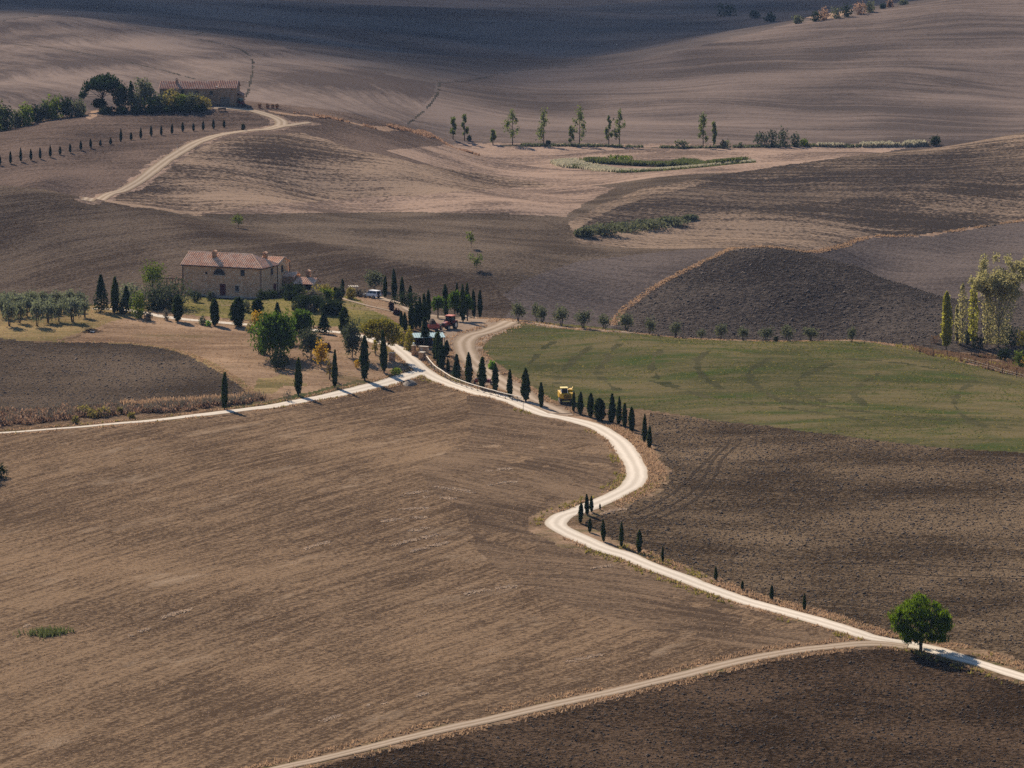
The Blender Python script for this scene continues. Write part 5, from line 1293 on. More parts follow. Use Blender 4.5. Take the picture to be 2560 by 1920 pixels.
# ---- vehicles
def wheel(par, x, y, r, w, ax='y', name='wheel', rim='rim'):
    o = MB()
    n = 18
    d = Vector((0, w/2, 0)) if ax == 'y' else Vector((w/2, 0, 0))
    c = Vector((x, y, r))
    o.bar(c-d, c+d, r, n)
    t = o.obj(name, 'tyre', par)
    i = MB(); i.bar(c-d*1.06, c+d*1.06, r*.58, 14); i.obj('rim', rim, t)
    return t
def face(dx, dy): return math.atan2(dy, dx)
def car():
    p = gz('C3', 770, 935); b = R(40)
    t = empty('off_road_car', p, face(-math.cos(b), math.sin(b)), label='white off-road car with a spare wheel on its back door on the upper drive', cat='car')
    L_, W = 4.7, 1.85
    # lower body: front at +x
    m = MB(); pr = [(-2.3, .45), (2.25, .42), (2.35, .62), (2.3, .92), (1.15, 1.08), (.95, 1.12), (-2.25, 1.14), (-2.35, .8)]
    m.prism(pr, 1, -W/2, W/2); m.obj('body', 'white_paint', t, bevel=.05)
    m = MB()
    lo = [(1.0, 1.12), (-2.22, 1.12)]; hi = [(.30, 1.78), (-2.08, 1.80)]
    w0, w1 = W/2-.04, W/2-.2
    m.hexa([(lo[1][0], -w0, lo[1][1]), (lo[0][0], -w0, lo[0][1]), (lo[0][0], w0, lo[0][1]), (lo[1][0], w0, lo[1][1]), (hi[1][0], -w1, hi[1][1]), (hi[0][0], -w1, hi[0][1]), (hi[0][0], w1, hi[0][1]), (hi[1][0], w1, hi[1][1])])
    m.obj('cabin', 'white_paint', t)
    MB().box(-2.12, .38, -w1-.04, w1+.04, 1.79, 1.88).obj('roof', 'white_paint', t, bevel=.03)
    def quad(name, mat, pts, par=t): 
        c = sum((Vector(q) for q in pts), Vector())/4; nn = (Vector(pts[1])-Vector(pts[0])).cross(Vector(pts[3])-Vector(pts[0])).normalized()
        if nn.dot(c-Vector((-.6, 0, 1.2))) < 0: nn = -nn
        v = [Vector(q)+nn*.015 for q in pts]+[Vector(q)-nn*.02 for q in pts]
        return MB().add(v, [(0, 1, 2, 3), (7, 6, 5, 4), (0, 4, 5, 1), (1, 5, 6, 2), (2, 6, 7, 3), (3, 7, 4, 0)]).obj(name, mat, par)
    def sp(x, z, s): # point on the slanting side
        q = (z-1.12)/.66; return (x, s*(w0+(w1-w0)*q), z)
    for s in (-1, 1):
        for (x0, x1, x2, x3) in [(.84, .02, .02, .32), (-.06, -1.05, -1.05, -.06), (-1.15, -2.08, -2.02, -1.15)]:
            quad('side_window', 'car_glass', [sp(x0, 1.2, s), sp(x1, 1.2, s), sp(x2, 1.68, s), sp(x3, 1.68, s)])
        MB().box(-2.34, -2.28, s*.78-.09, s*.78+.09, .78, 1.08).obj('tail_lamp', 'lamp_red', t)
        MB().box(2.27, 2.36, s*.68-.16, s*.68+.16, .72, .9).obj('headlamp', 'lamp_clear', t)
        MB().box(.78, .95, s*(W/2+.02)-.1, s*(W/2+.02)+.1, 1.14, 1.3).obj('mirror', 'white_paint', t)
        MB().box(-1.0, .85, s*(W/2)-.02, s*(W/2)+.02, .5, .6).obj('side_trim', 'machine_dark', t)
        for x in (1.42, -1.38):
            wheel(t, x, s*(W/2-.1), .38, .27)
    quad('windscreen', 'car_glass', [(.90, -.74, 1.2), (.90, .74, 1.2), (.42, .64, 1.70), (.42, -.64, 1.70)])
    quad('rear_window', 'car_glass', [(-2.2, -.72, 1.2), (-2.2, .72, 1.2), (-2.1, .62, 1.70), (-2.1, -.62, 1.70)])
    MB().box(-2.45, -2.3, -.85, .85, .42, .6).obj('bumper', 'machine_dark', t, bevel=.03)
    MB().box(2.28, 2.45, -.88, .88, .42, .6).obj('bumper', 'machine_dark', t, bevel=.03)
    sw = MB().bar((-2.36, .2, .95), (-2.58, .2, .95), .36, 16).obj('spare_wheel', 'tyre', t)
    MB().bar((-2.58, .2, .95), (-2.61, .2, .95), .22, 12).obj('rim', 'rim', sw)
car()
def harvester():
    p = gz('C4', 790, 1090); t = empty('harvester', p, R(-90)+R(8), label='yellow harvester with a glazed cab parked at the edge of the meadow', cat='harvester'); t.scale = (.88, .88, .9)
    # front at +x (towards the camera)
    MB().prism([(-3.0, 1.2), (.6, 1.0), (.9, 1.25), (.9, 2.15), (.2, 2.4), (-3.0, 2.5)], 1, -1.55, 1.55).obj('body', 'yellow_paint', t, bevel=.06)
    MB().prism([(-2.6, 2.5), (-.6, 2.4), (-.5, 2.9), (-2.4, 2.95)], 1, -.4, 1.35).obj('grain_tank', 'yellow_paint', t, bevel=.05)
    g = MB()
    for i in range(9): g.box(.9, .96, -.75+i*.17, -.66+i*.17, 1.25, 2.05)
    g.obj('grille', 'machine_dark', t)
    for y in (-1.18, 1.18): MB().box(.88, .97, y-.26, y+.26, 1.45, 1.95).obj('front_panel', 'yellow_paint', t, bevel=.02)
    c = MB()
    for (x, y) in [(-.7, -1.25), (.55, -1.25), (-.7, .05), (.55, .05)]: c.box(x-.05, x+.05, y-.05, y+.05, 2.3, 3.25)
    cab = c.obj('cab_frame', 'white_paint', t)
    MB().box(-.66, .51, -1.21, .01, 2.3, 3.22).obj('cab_glass', 'car_glass', cab)
    MB().box(-.9, .8, -1.4, .2, 3.25, 3.48).obj('cab_roof', 'yellow_roof', t, bevel=.05)
    MB().box(-.4, .0, -.8, -.4, 2.3, 2.9).obj('seat', 'machine_dark', cab)
    MB().bar((-1.5, 1.2, 2.6), (-2.9, 1.75, 3.0), .16, 10).obj('unloading_pipe', 'yellow_paint', t)
    MB().bar((-1.2, .6, 2.9), (-1.2, .6, 3.3), .07, 8).obj('exhaust', 'machine_dark', t)
    MB().box(-2.8, .5, -.9, .9, .65, 1.15).obj('chassis', 'machine_dark', t)
    MB().bar((.1, -1.6, .75), (.1, 1.6, .75), .12, 8).obj('axle', 'machine_dark', t)
    for s in (-1, 1):
        wheel(t, .1, s*1.35, .78, .5); wheel(t, -2.5, s*1.25, .5, .35)
    lad = MB()
    for z in (.5, .85, 1.2): lad.box(.5, .8, -1.85, -1.6, z, z+.05)
    lad.bar((.5, -1.8, .4), (.5, -1.6, 2.3), .03, 6); lad.bar((.8, -1.8, .4), (.8, -1.6, 2.3), .03, 6)
    lad.obj('ladder', 'machine_dark', t)
    MB().box(.96, 1.2, -1.75, 1.75, .35, .48).obj('front_bar', 'machine_dark', t)
harvester()
def tractor(p, rz, label, sc=1.0, paint='red_paint', roof='red_roof'):
    t = empty('tractor', p, rz, label=label, cat='tractor'); t.scale = (sc, sc, sc)
    MB().prism([(.1, .75), (2.2, .8), (2.3, 1.0), (2.25, 1.5), (.1, 1.65)], 1, -.42, .42).obj('bonnet', paint, t, bevel=.06)
    MB().box(2.25, 2.34, -.33, .33, .95, 1.42).obj('grille', 'machine_dark', t)
    MB().box(-1.3, 2.0, -.3, .3, .55, .95).obj('chassis', 'machine_dark', t)
    c = MB()
    for (x, y) in [(.1, -.7), (.1, .7), (-1.25, -.75), (-1.25, .75)]: c.bar((x, y, 1.0), (x*.92, y*.88, 2.55), .06, 6)
    cab = c.obj('cab_frame', 'machine_dark', t)
    MB().hexa([(-1.2, -.7, 1.25), (.06, -.66, 1.25), (.06, .66, 1.25), (-1.2, .7, 1.25), (-1.1, -.62, 2.52), (.02, -.58, 2.52), (.02, .58, 2.52), (-1.1, .62, 2.52)]).obj('cab_glass', 'car_glass', cab)
    MB().box(-1.3, .06, -.72, .72, .9, 1.26).obj('cab_base', paint, t)
    MB().box(-1.45, .25, -.82, .82, 2.55, 2.78).obj('cab_roof', roof, t, bevel=.06)
    for s in (-1, 1):
        f = MB()
        f.prism([(-1.6, 1.45), (-1.35, 1.75), (-.4, 1.75), (-.1, 1.4), (-.1, 1.3), (-.45, 1.65), (-1.3, 1.65), (-1.5, 1.4)], 1, s*.95-.3, s*.95+.3); f.obj('mudguard', paint, t)
        wheel(t, -.85, s*1.0, .82, .45); wheel(t, 1.7, s*.85, .5, .3)
        MB().box(2.2, 2.32, s*.3-.08, s*.3+.08, 1.3, 1.42).obj('headlamp', 'lamp_clear', t)
    MB().bar((.5, .3, 1.6), (.5, .3, 2.6), .05, 8).obj('exhaust', 'machine_dark', t)
    MB().box(-1.9, -1.3, -.5, .5, .5, .65).obj('hitch', 'machine_dark', t)
    return t
tractor(gz('A3', 1272, 722), R(-118), 'red tractor with a glazed cab facing the trailer in the farm yard', 1.06)
def trailer():
    p = gz('A3', 1108, 752); t = empty('trailer', p, R(-75), label='red tipping trailer heaped with brown earth behind the cypress clump', cat='trailer')
    MB().box(-2.0, 2.0, -1.1, 1.1, .9, 1.02).obj('floor', 'machine_dark', t)
    for (x0, x1, y0, y1, n) in [(-2.0, 2.0, -1.14, -1.06, 'side_panel'), (-2.0, 2.0, 1.06, 1.14, 'side_panel'), (1.95, 2.03, -1.06, 1.06, 'tailboard'), (-2.03, -1.95, -1.06, 1.06, 'front_board')]:
        MB().box(x0, x1, y0, y1, 1.02, 1.85).obj(n, 'red_paint', t)
    MB().box(1.99, 2.07, -1.1, 1.1, 1.35, 1.42).obj('tailboard_rail', 'red_roof', t)
    v = []; f = []
    m = MB(); nn = 14
    rows = [(1.0, 1.6), (.85, 2.0), (.55, 2.55), (.2, 2.85)]
    pts = [[(math.cos(2*math.pi*i/nn)*1.75*r*random.uniform(.92, 1.05), math.sin(2*math.pi*i/nn)*1.0*r*random.uniform(.92, 1.05), z+random.uniform(-.06, .06)) for i in range(nn)] for r, z in rows]
    vv = [q for r in pts for q in r]; ff = [(k*nn+i, k*nn+(i+1) % nn, (k+1)*nn+(i+1) % nn, (k+1)*nn+i) for k in range(3) for i in range(nn)]+[tuple(3*nn+i for i in range(nn))]
    m.add(vv, ff).obj('earth_load', 'earth_load', t)
    for s in (-1, 1):
        for x in (-.7, .5): wheel(t, x, s*.95, .45, .3, rim='red_paint')
    MB().bar((-2.0, 0, .85), (-3.2, 0, .6), .07, 6).obj('drawbar', 'machine_dark', t)
trailer()
def implement():
    p = gz('A3', 1612, 1278); t = empty('seed_drill', p, R(-20), label='dark red farm implement on wheels behind the second fence cypress', cat='farm machine')
    MB().prism([(-.5, .7), (.5, .7), (.7, 1.25), (-.7, 1.25)], 0, -1.5, 1.5).obj('hopper', 'dark_red_paint', t, bevel=.03)
    MB().box(-1.6, 1.6, -.62, .62, 1.25, 1.32).obj('lid', 'dark_red_paint', t)
    MB().box(-1.6, 1.6, .5, .62, .5, .62).obj('frame_bar', 'dark_red_paint', t)
    for i in range(8): MB().bar((-1.4+i*.4, .2, .7), (-1.4+i*.4, .75, .08), .03, 6).obj('tine', 'machine_dark', t)
    for s in (-1, 1): wheel(t, s*1.7, 0, .45, .2, 'x')
    MB().bar((1.4, -.3, .7), (2.9, -.9, .8), .06, 6).obj('drawbar', 'dark_red_paint', t)
implement()
def shelter():
    p = gz('A3', 1080, 905); t = empty('open_shelter', p, R(8), label='low open shelter with a pale blue sheet roof behind the gate pillars', cat='shelter')
    n = 14
    for i in range(n):
        x0 = -3.6+i*7.0/n
        MB().hexa([(x0, 0, 2.05), (x0+.46, 0, 2.05), (x0+.46, 4.2, 2.5), (x0, 4.2, 2.5), (x0+.04, 0, 2.13), (x0+.42, 0, 2.13), (x0+.42, 4.2, 2.58), (x0+.04, 4.2, 2.58)]).obj('roof_sheet', 'blue_roof', t)
    for x in (-3.4, -1.1, 1.1, 3.2):
        for y, h in ((.15, 2.05), (4.0, 2.48)): MB().box(x-.07, x+.07, y-.07, y+.07, -.4, h).obj('post', 'grey_wood', t)
    MB().box(-3.5, 3.3, 3.9, 4.0, 0, 1.9).obj('back_boards', 'dark_wood', t)
    c = MB().box(-.6, .6, -.5, .5, 0, 1.4).obj('tarp_stack', 'blue_tarp', bevel=.05, label='dark blue covered stack under the front of the blue-roofed shelter', cat='stack'); c.location = p+Vector((1.2, 1.0, 0))
    c = MB().box(-.45, .45, -.4, .4, 0, 1.1).obj('crate', 'yellow_paint', bevel=.03, label='yellow crate on top of the blue stack under the shelter roof', cat='crate'); c.location = p+Vector((.9, 1.0, 1.0)); c.scale = (.7, .7, .7)
shelter()
# ---- gate
def pillar(w, x, yt, yb, wd, label, cap=True, dep=1.0, mat='brick'):
    p, h, W = size_at(w, x, yt, yb, wd)
    t = empty('gate_pillar', p, R(-25), label=label, cat='gate pillar', group='gate pillars')
    MB().box(-W/2, W/2, -W*dep/2, W*dep/2, -.4, h-.12).obj('shaft', mat, t)
    MB().box(-W/2-.06, W/2+.06, -W*dep/2-.06, W*dep/2+.06, h-.12, h).obj('cap', 'stone_trim', t)
    return t, h
t, h = pillar('C1', 1285, 755, 955, 62, 'slim brick gate pillar carrying a round glass lamp')
l = MB().lathe([(.06, 0), (.06, .12), (.16, .2), (.22, .36), (.16, .52), (.03, .58)], 12).obj('lamp_globe', 'globe', smooth=True, label='round pale glass lamp on the slim gate pillar', cat='lamp'); l.location = t.location+Vector((0, 0, h))
pillar('C1', 1440, 880, 1030, 100, 'squat brick gate pillar where the white rail fence begins')
pillar('C1', 885, 890, 1050, 90, 'brick gate pillar under the yellow-green tree on the left of the drive')
p, h, W = size_at('C1', 1470, 775, 900, 180)
t = empty('stone_cabinet', p, R(-25), label='stone meter cabinet between the gate pillars and the shelter', cat='cabinet')
MB().box(-W/2, W/2, -.4, .4, -.3, h-.1).obj('body', 'stone', t); MB().box(-W/2-.05, W/2+.05, -.45, .45, h-.1, h).obj('top_slab', 'stone_trim', t); MB().box(-W*.3, -W*.02, -.44, -.4, .2, h-.3).obj('door', 'pale_wood', t)
p, h, W = size_at('C1', 1345, 855, 965, 110)
MB().box(-W/2, W/2, -.12, .12, -.3, h).obj('low_wall', 'brick', label='low brick wall joining the two right-hand gate pillars', cat='wall').location = p
# ---- rail fence
def rail_fence():
    rl = [(1040,982),(1075,1030),(1130,1095),(1200,1142),(1290,1202),(1400,1246),(1500,1281),(1620,1316),(1760,1356),(1900,1390),(1990,1412)]
    ln = smooth_line([gz('A3', x, y+38) for x, y in rl], 2.6)
    t = empty('rail_fence', on(*ln[0]), 0, label='rustic fence with a bleached white top rail along the gravel road', cat='fence')
    o = t.location
    for i in range(len(ln)-1):
        a = on(*ln[i])-o; b = on(*ln[i+1])-o
        MB().bar(a+Vector((0, 0, -.2)), a+Vector((0, 0, 1.05)), .055, 6).obj('post', 'grey_wood', t)
        MB().bar(a+Vector((0, -.03, 1.06+random.uniform(-.03, .03))), b+Vector((0, -.03, 1.06)), .085, 7).obj('top_rail', 'pale_wood', t)
        MB().bar(a+Vector((0, 0, .1)), b+Vector((0, 0, .95)), .035, 5).obj('brace', 'grey_wood', t)
        MB().bar(a+Vector((0, 0, .95)), b+Vector((0, 0, .1)), .035, 5).obj('brace', 'grey_wood', t)
rail_fence()
def wire_fence(pts, w, hts, label, kw):
    P = [gz(w, x, y, **kw) for x, y in pts]
    t = empty('post_fence', P[0], 0, label=label, cat='fence')
    for i, q in enumerate(P):
        h = hts[i % len(hts)]; a = q-t.location
        MB().bar(a+Vector((0, 0, -.2)), a+Vector((random.uniform(-.06, .06), 0, h)), .07, 6).obj('post', 'dark_wood', t)
        if i: 
            b = P[i-1]-t.location
            for z in (.5, .95): MB().bar(a+Vector((0, 0, z)), b+Vector((0, 0, z)), .012, 4).obj('wire', 'iron', t)
wire_fence([(190,1085),(232,1130),(290,1092),(390,1102),(495,1092),(590,1085),(683,1078),(707,1076),(783,1074),(858,1072)], 'A6', [1.3, 1.5, 1.2, 1.6, 1.5, 1.7, 1.4, 1.9, 1.9, 2.0], 'dark post and wire fence along the crest left of the poplars', dict(ymax=935))
wire_fence([(752,1228),(880,1250),(1010,1272),(1140,1300),(1270,1335),(1400,1375),(1530,1415),(1665,1450),(1780,1480)], 'A6', [1.4, 1.5, 1.6], 'thin post fence between the meadow and the rust-coloured bank', dict(ymax=935))
# ---- small things
def mound(w, x, yt, yb, wd, mat, name, label, cat):
    p, h, W = size_at(w, x, yt, yb, wd)
    nn, kk = 22, 7; v = []; f = []
    for k in range(kk):
        q = k/(kk-1)
        for i in range(nn):
            a_ = 2*math.pi*i/nn; r = W/2*(1-q)**.9*(1+.12*math.sin(3*a_+1)+random.uniform(-.04, .04))
            v.append((r*math.cos(a_), r*math.sin(a_)*1.5, -.15+(h+.3)*(1-(1-q)**1.6)+random.uniform(-.03, .03)))
    f = [(k*nn+i, k*nn+(i+1) % nn, (k+1)*nn+(i+1) % nn, (k+1)*nn+i) for k in range(kk-1) for i in range(nn)]
    o = MB().add(v, f).obj(name, mat, label=label, cat=cat); o.location = p+Vector((0, W*.6, 0))
    return o
mound('A3', 880, 1240, 1283, 165, 'gravel', 'gravel_heap', 'grey heap of gravel in the middle of the road junction', 'heap')
def pole(w, x, yt, yb, label, mat='grey_wood', r=.05, plate=False, **k):
    p, h, _ = size_at(w, x, yt, yb, 1, **k)
    t = empty('road_post', p, 0, label=label, cat='post')
    MB().bar((0, 0, -.2), (0, 0, h), r, 6, r*.8).obj('shaft', mat, t)
    MB().bar((0, 0, h), (0, 0, h+.06), r*1.3, 6).obj('cap', mat, t)
pole('A5', 390, 1092, 1182, 'thin bare post on the lower road edge opposite the fence end', 'iron', .045)
pole('A5', 776, 1112, 1162, 'short thin post in front of the yellow harvester', 'iron', .05)
pole('A1', 1225, 575, 622, 'thin white post beside the bend of the far track', 'pale_wood', .06, ymin=1050, ymax=1300)
pole('A1', 575, 938, 968, 'thin white post where the far track drops behind the hill', 'pale_wood', .06, ymin=1050, ymax=1300)
pole('B5', 1398, 125, 160, 'dark post in the olive row on the meadow crest', 'dark_wood', .08, ymax=935)
def brush_pile():
    p = gz('A4', 820, 685); t = empty('brush_pile', p, 0, label='pile of dark cut branches at the edge of the olive grove', cat='brush pile')
    m = MB()
    for i in range(70):
        a_ = random.uniform(0, 6.28); l_ = random.uniform(.5, 1.2); x, y = random.gauss(0, .6), random.gauss(0, .8); z = random.uniform(.05, .7)*math.exp(-(x*x+y*y)/2)
        m.bar((x-l_*math.cos(a_), y-l_*math.sin(a_), z), (x+l_*math.cos(a_), y+l_*math.sin(a_), z+random.uniform(-.1, .3)), .04, 4)
    o = m.obj('branches', 'dark_wood', t); tag(o, kind='stuff')
    MB().box(-.1, .8, -1.0, -.6, .05, .3).obj('sheet', 'white_paint', t)
brush_pile()
def pergola2():
    p = gz('C2', 1460, 300); t = empty('timber_frame', p, R(10), label='small timber frame with a pale top beam left of the white car', cat='pergola')
    for x in (-.9, .9):
        for y in (0, 1.8): MB().box(x-.07, x+.07, y-.07, y+.07, -.3, 1.9).obj('post', 'brown_wood', t)
    for y in (0, 1.8): MB().box(-1.2, 1.2, y-.08, y+.08, 1.9, 2.05).obj('beam', 'pale_wood', t)
    for i in range(5): MB().box(-1.0+i*.5-.05, -1.0+i*.5+.05, -.2, 2.0, 2.05, 2.13).obj('slat', 'pale_wood', t)
pergola2()
def chair(x, y, label):
    p = gz('A6', x, y); t = empty('garden_chair', p, R(40), label=label, cat='chair')
    MB().box(-.3, .3, -.3, .3, .42, .48).obj('seat', 'white_paint', t); MB().box(-.3, .3, .26, .32, .48, 1.0).obj('backrest', 'white_paint', t)
    for a_ in (-.26, .26):
        for b_ in (-.26, .26): MB().box(a_-.03, a_+.03, b_-.03, b_+.03, -.05, .42).obj('leg', 'white_paint', t)
chair(1605, 1118, 'white plastic garden chair under the shrub right of the cottonwood')
# things in the far farm yard
for i, x in enumerate((1795, 1850, 1885, 1915)):
    p = gz('A1', x, 333-2*(i == 0), ymin=1200, ymax=1330)
    t = empty('planter', p, 0, label=f'{ORD[i]} reddish planter from the left on the edge of the far farm yard', cat='planter', group='planters at the far farm')
    MB().lathe([(.35, 0), (.5, .5), (.55, .55), (.5, .6)], 10).obj('pot', 'terracotta', t)
    obj('plant', leafmesh('plant', 'leaf_rust', [(0, 0, .9, .6, .6, .45)], 90, .25), t)
tractor(gz('A1', 1668, 318, ymin=1230, ymax=1330), R(-60), 'small red and grey tractor beside the far farmhouse end', .8, 'red_paint', 'teal_paint')
p = gz('A1', 1535, 352, ymin=1200, ymax=1330)
t = empty('trough', p, R(10), label='dark trough on legs in front of the far farmhouse', cat='trough')
MB().box(-1.2, 1.2, -.35, .35, .5, .95).obj('basin', 'dark_wood', t)
for x in (-1.0, 1.0): MB().box(x-.1, x+.1, -.3, .3, -.1, .5).obj('leg', 'dark_wood', t)
# ------------------------------------------------------------------ uncountable growth: grass, reeds, thicket, clods
def tufts(name, P, mat, hmin, hmax, blades=3, wide=.12, lean=.5, label=None, cat=None):
    n = len(P)
    if n == 0: return
    P = np.repeat(np.asarray(P), blades, axis=0); m = len(P)
    P = P+np.c_[rng.normal(0, .10, (m, 2)), np.zeros(m)]
    h = rng.uniform(hmin, hmax, m); a = rng.uniform(0, 2*np.pi, m); w = wide*rng.uniform(.6, 1.4, m)
    t = np.c_[np.cos(a), np.sin(a), np.zeros(m)]*w[:, None]
    tip = P+np.c_[rng.normal(0, lean, (m, 2))*h[:, None], h]
    v = np.stack([P-t-[0, 0, .05], P+t-[0, 0, .05], tip+t*.25, tip-t*.25], 1).reshape(-1, 3)
    o = obj(name, mesh_np(name, v, np.arange(m*4).reshape(-1, 4), mat), kind='stuff', label=label, cat=cat)
    return o
def scatter_line(ln, d0, d1, dens, side=0, keep=None, gap=.25, gs=7.0):
    """points beside a ground line"""
    s = np.r_[0, np.cumsum(np.linalg.norm(np.diff(ln, axis=0), axis=1))]
    tg = np.gradient(ln, axis=0); tg /= np.linalg.norm(tg, axis=1, keepdims=True)
    n = int(s[-1]*(d1-d0)*dens*(2 if side == 0 else 1))
    q = rng.uniform(0, s[-1], n); sd = rng.choice([-1, 1], n) if side == 0 else np.full(n, side)
    off = sd*(d0+(d1-d0)*rng.uniform(0, 1, n)**1.4)
    x = np.interp(q, s, ln[:, 0])-np.interp(q, s, tg[:, 1])*off; y = np.interp(q, s, ln[:, 1])+np.interp(q, s, tg[:, 0])*off
    k = vnoise(x/gs, y/gs) > -1+gap*2
    if keep is not None: k &= keep(x, y)
    x, y = x[k], y[k]
    return np.c_[x, y, H(x, y)]
near_road = lambda x, y: (look(D_ROAD, x, y) > 2.0) & (look(D_LOW, x, y) > 1.6) & (look(D_TRK, x, y) > 2.2)
V1 = np.concatenate([scatter_line(MAIN, 2.0, 4.8, 5.5, -1, keep=near_road), scatter_line(MAIN, 1.95, 2.8, 4, 1, keep=near_road), scatter_line(LEFT, 1.6, 3.2, 5, keep=near_road), scatter_line(LOWER, 1.7, 3.6, 3.5, keep=near_road), scatter_line(YARD, 2.6, 4.5, 2, keep=near_road)])
tufts('dry_grass', V1, 'leaf_drygrass', .12, .42, 3, .11, .45)
V2 = np.concatenate([scatter_line(MAIN, 2.1, 4.2, 1.6, keep=near_road, gap=.55, gs=12), scatter_line(LEFT, 1.7, 2.6, 1.5, keep=near_road, gap=.5)])
tufts('road_weeds', V2, 'leaf_weed', .15, .5, 3, .12, .4)
tufts('dry_grass', scatter_line(STRIP, 0, 1.1, 4, gap=.15), 'leaf_drygrass', .15, .4, 3, .16)
tufts('dry_grass', scatter_line(BANKTOP, 0, 2.5, 2.5), 'leaf_bramble', .3, .9, 3, .25)
tufts('dry_grass', scatter_line(EAST, 1.2, 3.0, 3, keep=lambda x, y: y < 930), 'leaf_drygrass', .12, .35, 3, .13)
tg_ = line([('B3',900,620),('B3',1200,605),('B3',1500,590),('B3',1750,572),('B3',1900,560)], ymin=740, ymax=840)
tufts('tall_dry_grass', scatter_line(tg_, 0, 2.6, 6, gap=.1), 'leaf_drygrass', .4, 1.0, 3, .13, .3)
tufts('dry_grass', scatter_line(RIM, 0, 1.0, 4, gap=.15), 'leaf_drygrass', .08, .22, 3, .12, .4)
def in_region(names, n, box, extra=None):
    x0, x1, y0, y1 = box
    y = rng.uniform(y0, y1, n); x = rng.uniform(x0, x1, n)
    k = np.isin(region(x, y), [RID[a] for a in names]) & (np.abs(x/y) < .135)
    if extra is not None: k &= extra(x, y)
    return np.c_[x[k], y[k], H(x[k], y[k])]
# clods of the ploughed fields
def clods(name, P, smin, smax, mat):
    n = len(P)
    base = np.array([(1,0,0),(-1,0,0),(0,1,0),(0,-1,0),(0,0,1),(0,0,-1)], float)
    F8 = np.array([(0,2,4),(2,1,4),(1,3,4),(3,0,4),(2,0,5),(1,2,5),(3,1,5),(0,3,5)])
    s = rng.uniform(smin, smax, n)*rng.choice([.6, .8, 1, 1.5], n, p=[.35, .35, .22, .08])
    v = base[None]*rng.uniform(.6, 1.25, (n, 6, 1))*s[:, None, None]
    a = rng.uniform(0, 6.28, n); c, sn = np.cos(a), np.sin(a)
    x = v[..., 0]*c[:, None]-v[..., 1]*sn[:, None]; y = v[..., 0]*sn[:, None]+v[..., 1]*c[:, None]
    v = np.stack([x, y, v[..., 2]*.75], -1)+rng.normal(0, .12, (n, 6, 3))*s[:, None, None]+np.asarray(P)[:, None]+[0, 0, .02]
    f = (F8[None]+np.arange(n)[:, None, None]*6).reshape(-1, 3)
    obj(name, mesh_np(name, v.reshape(-1, 3), f, mat), kind='stuff')
plainmat('clod_dark', (.062, .045, .035), 1.0, var=.35, vs_=.8)
plainmat('clod_right', (.088, .065, .051), 1.0, var=.35, vs_=.8)
plainmat('clod_left', (.100, .076, .063), 1.0, var=.3, vs_=.8)
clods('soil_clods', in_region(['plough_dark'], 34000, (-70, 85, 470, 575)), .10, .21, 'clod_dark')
clods('soil_clods', in_region(['plough_right'], 46000, (0, 105, 560, 780)), .11, .22, 'clod_right')
clods('soil_clods', in_region(['plough_left'], 16000, (-120, -25, 740, 880)), .12, .24, 'clod_left')
clods('soil_clods', in_region(['dark_hill'], 26000, (10, 160, 960, 1150)), .16, .36, 'clod_right')
# pale straw left in rows at the headland of the stubble
WIN['E'] = (0, 1100, 1280/2212)
leafmat('leaf_straw', (.34, .255, .175), (.54, .42, .31), .3, tw=(1.05, 1.0, 1.0))
SR = [(1730,240,1840,225),(1880,205,2050,228),(1830,248,1970,255),(1720,303,1850,296),(1650,352,1840,335),(1770,396,1850,382),(1700,455,1890,410),(1780,482,1930,445),(2100,135,2212,125),(2110,195,2230,182),(2010,665,2230,632),(1590,1150,1680,1135),(1790,1112,1850,1095),(1390,1218,1470,1192),(700,770,820,735),(1320,470,1420,442),(110,808,190,770),(560,850,640,818),(2600,320,2700,300),(2550,560,2640,545),(2480,330,2560,318),(2450,960,2600,930)]
straw = []
for i, (x0, y0, x1, y1) in enumerate(SR):
    a_, b_ = gz('E', x0, y0), gz('E', x1, y1)
    n_ = int((b_-a_).length*45); t_ = rng.uniform(0, 1, n_); bend = .5*np.sin(t_*3.1)
    x_ = a_.x+(b_.x-a_.x)*t_+rng.normal(0, .12, n_); y_ = a_.y+(b_.y-a_.y)*t_+rng.normal(0, .35, n_)+bend
    k_ = vnoise(x_/1.6+i, y_/1.6) > -.45
    straw.append(np.c_[x_, y_, H(x_, y_)][k_])
tufts('straw_rows', np.concatenate(straw), 'leaf_straw', .07, .18, 2, .20, .9)
# short stubble standing in drill rows
def stubble_rows():
    n = 150000
    y = rng.uniform(470, 815, n); x = rng.uniform(-.125, .125, n)*y
    d = R(58); u = x*math.cos(d)+y*math.sin(d); w = -x*math.sin(d)+y*math.cos(d)
    w = w+1.2*vnoise(x/30, y/30)*2; row = np.round(w/.9)*.9
    dw = (row-w)*rng.uniform(.6, 1.0, n)
    x = x-math.sin(d)*dw; y = y+math.cos(d)*dw
    k = (np.isin(region(x, y), [RID['stubble'], RID['headland']])) & (vnoise(u/7+row*3.7, row*1.9)+.7*vnoise(x/16, y/22)+.3*rng.normal(size=n) > .15)
    return np.c_[x[k], y[k], H(x[k], y[k])]
leafmat('leaf_stubble', (.17, .115, .075), (.42, .29, .195), .3, tw=(1.1, 1.05, .95))
ST = stubble_rows()
tufts('stubble', ST[:42000], 'leaf_stubble', .06, .16, 1, .12, .6)
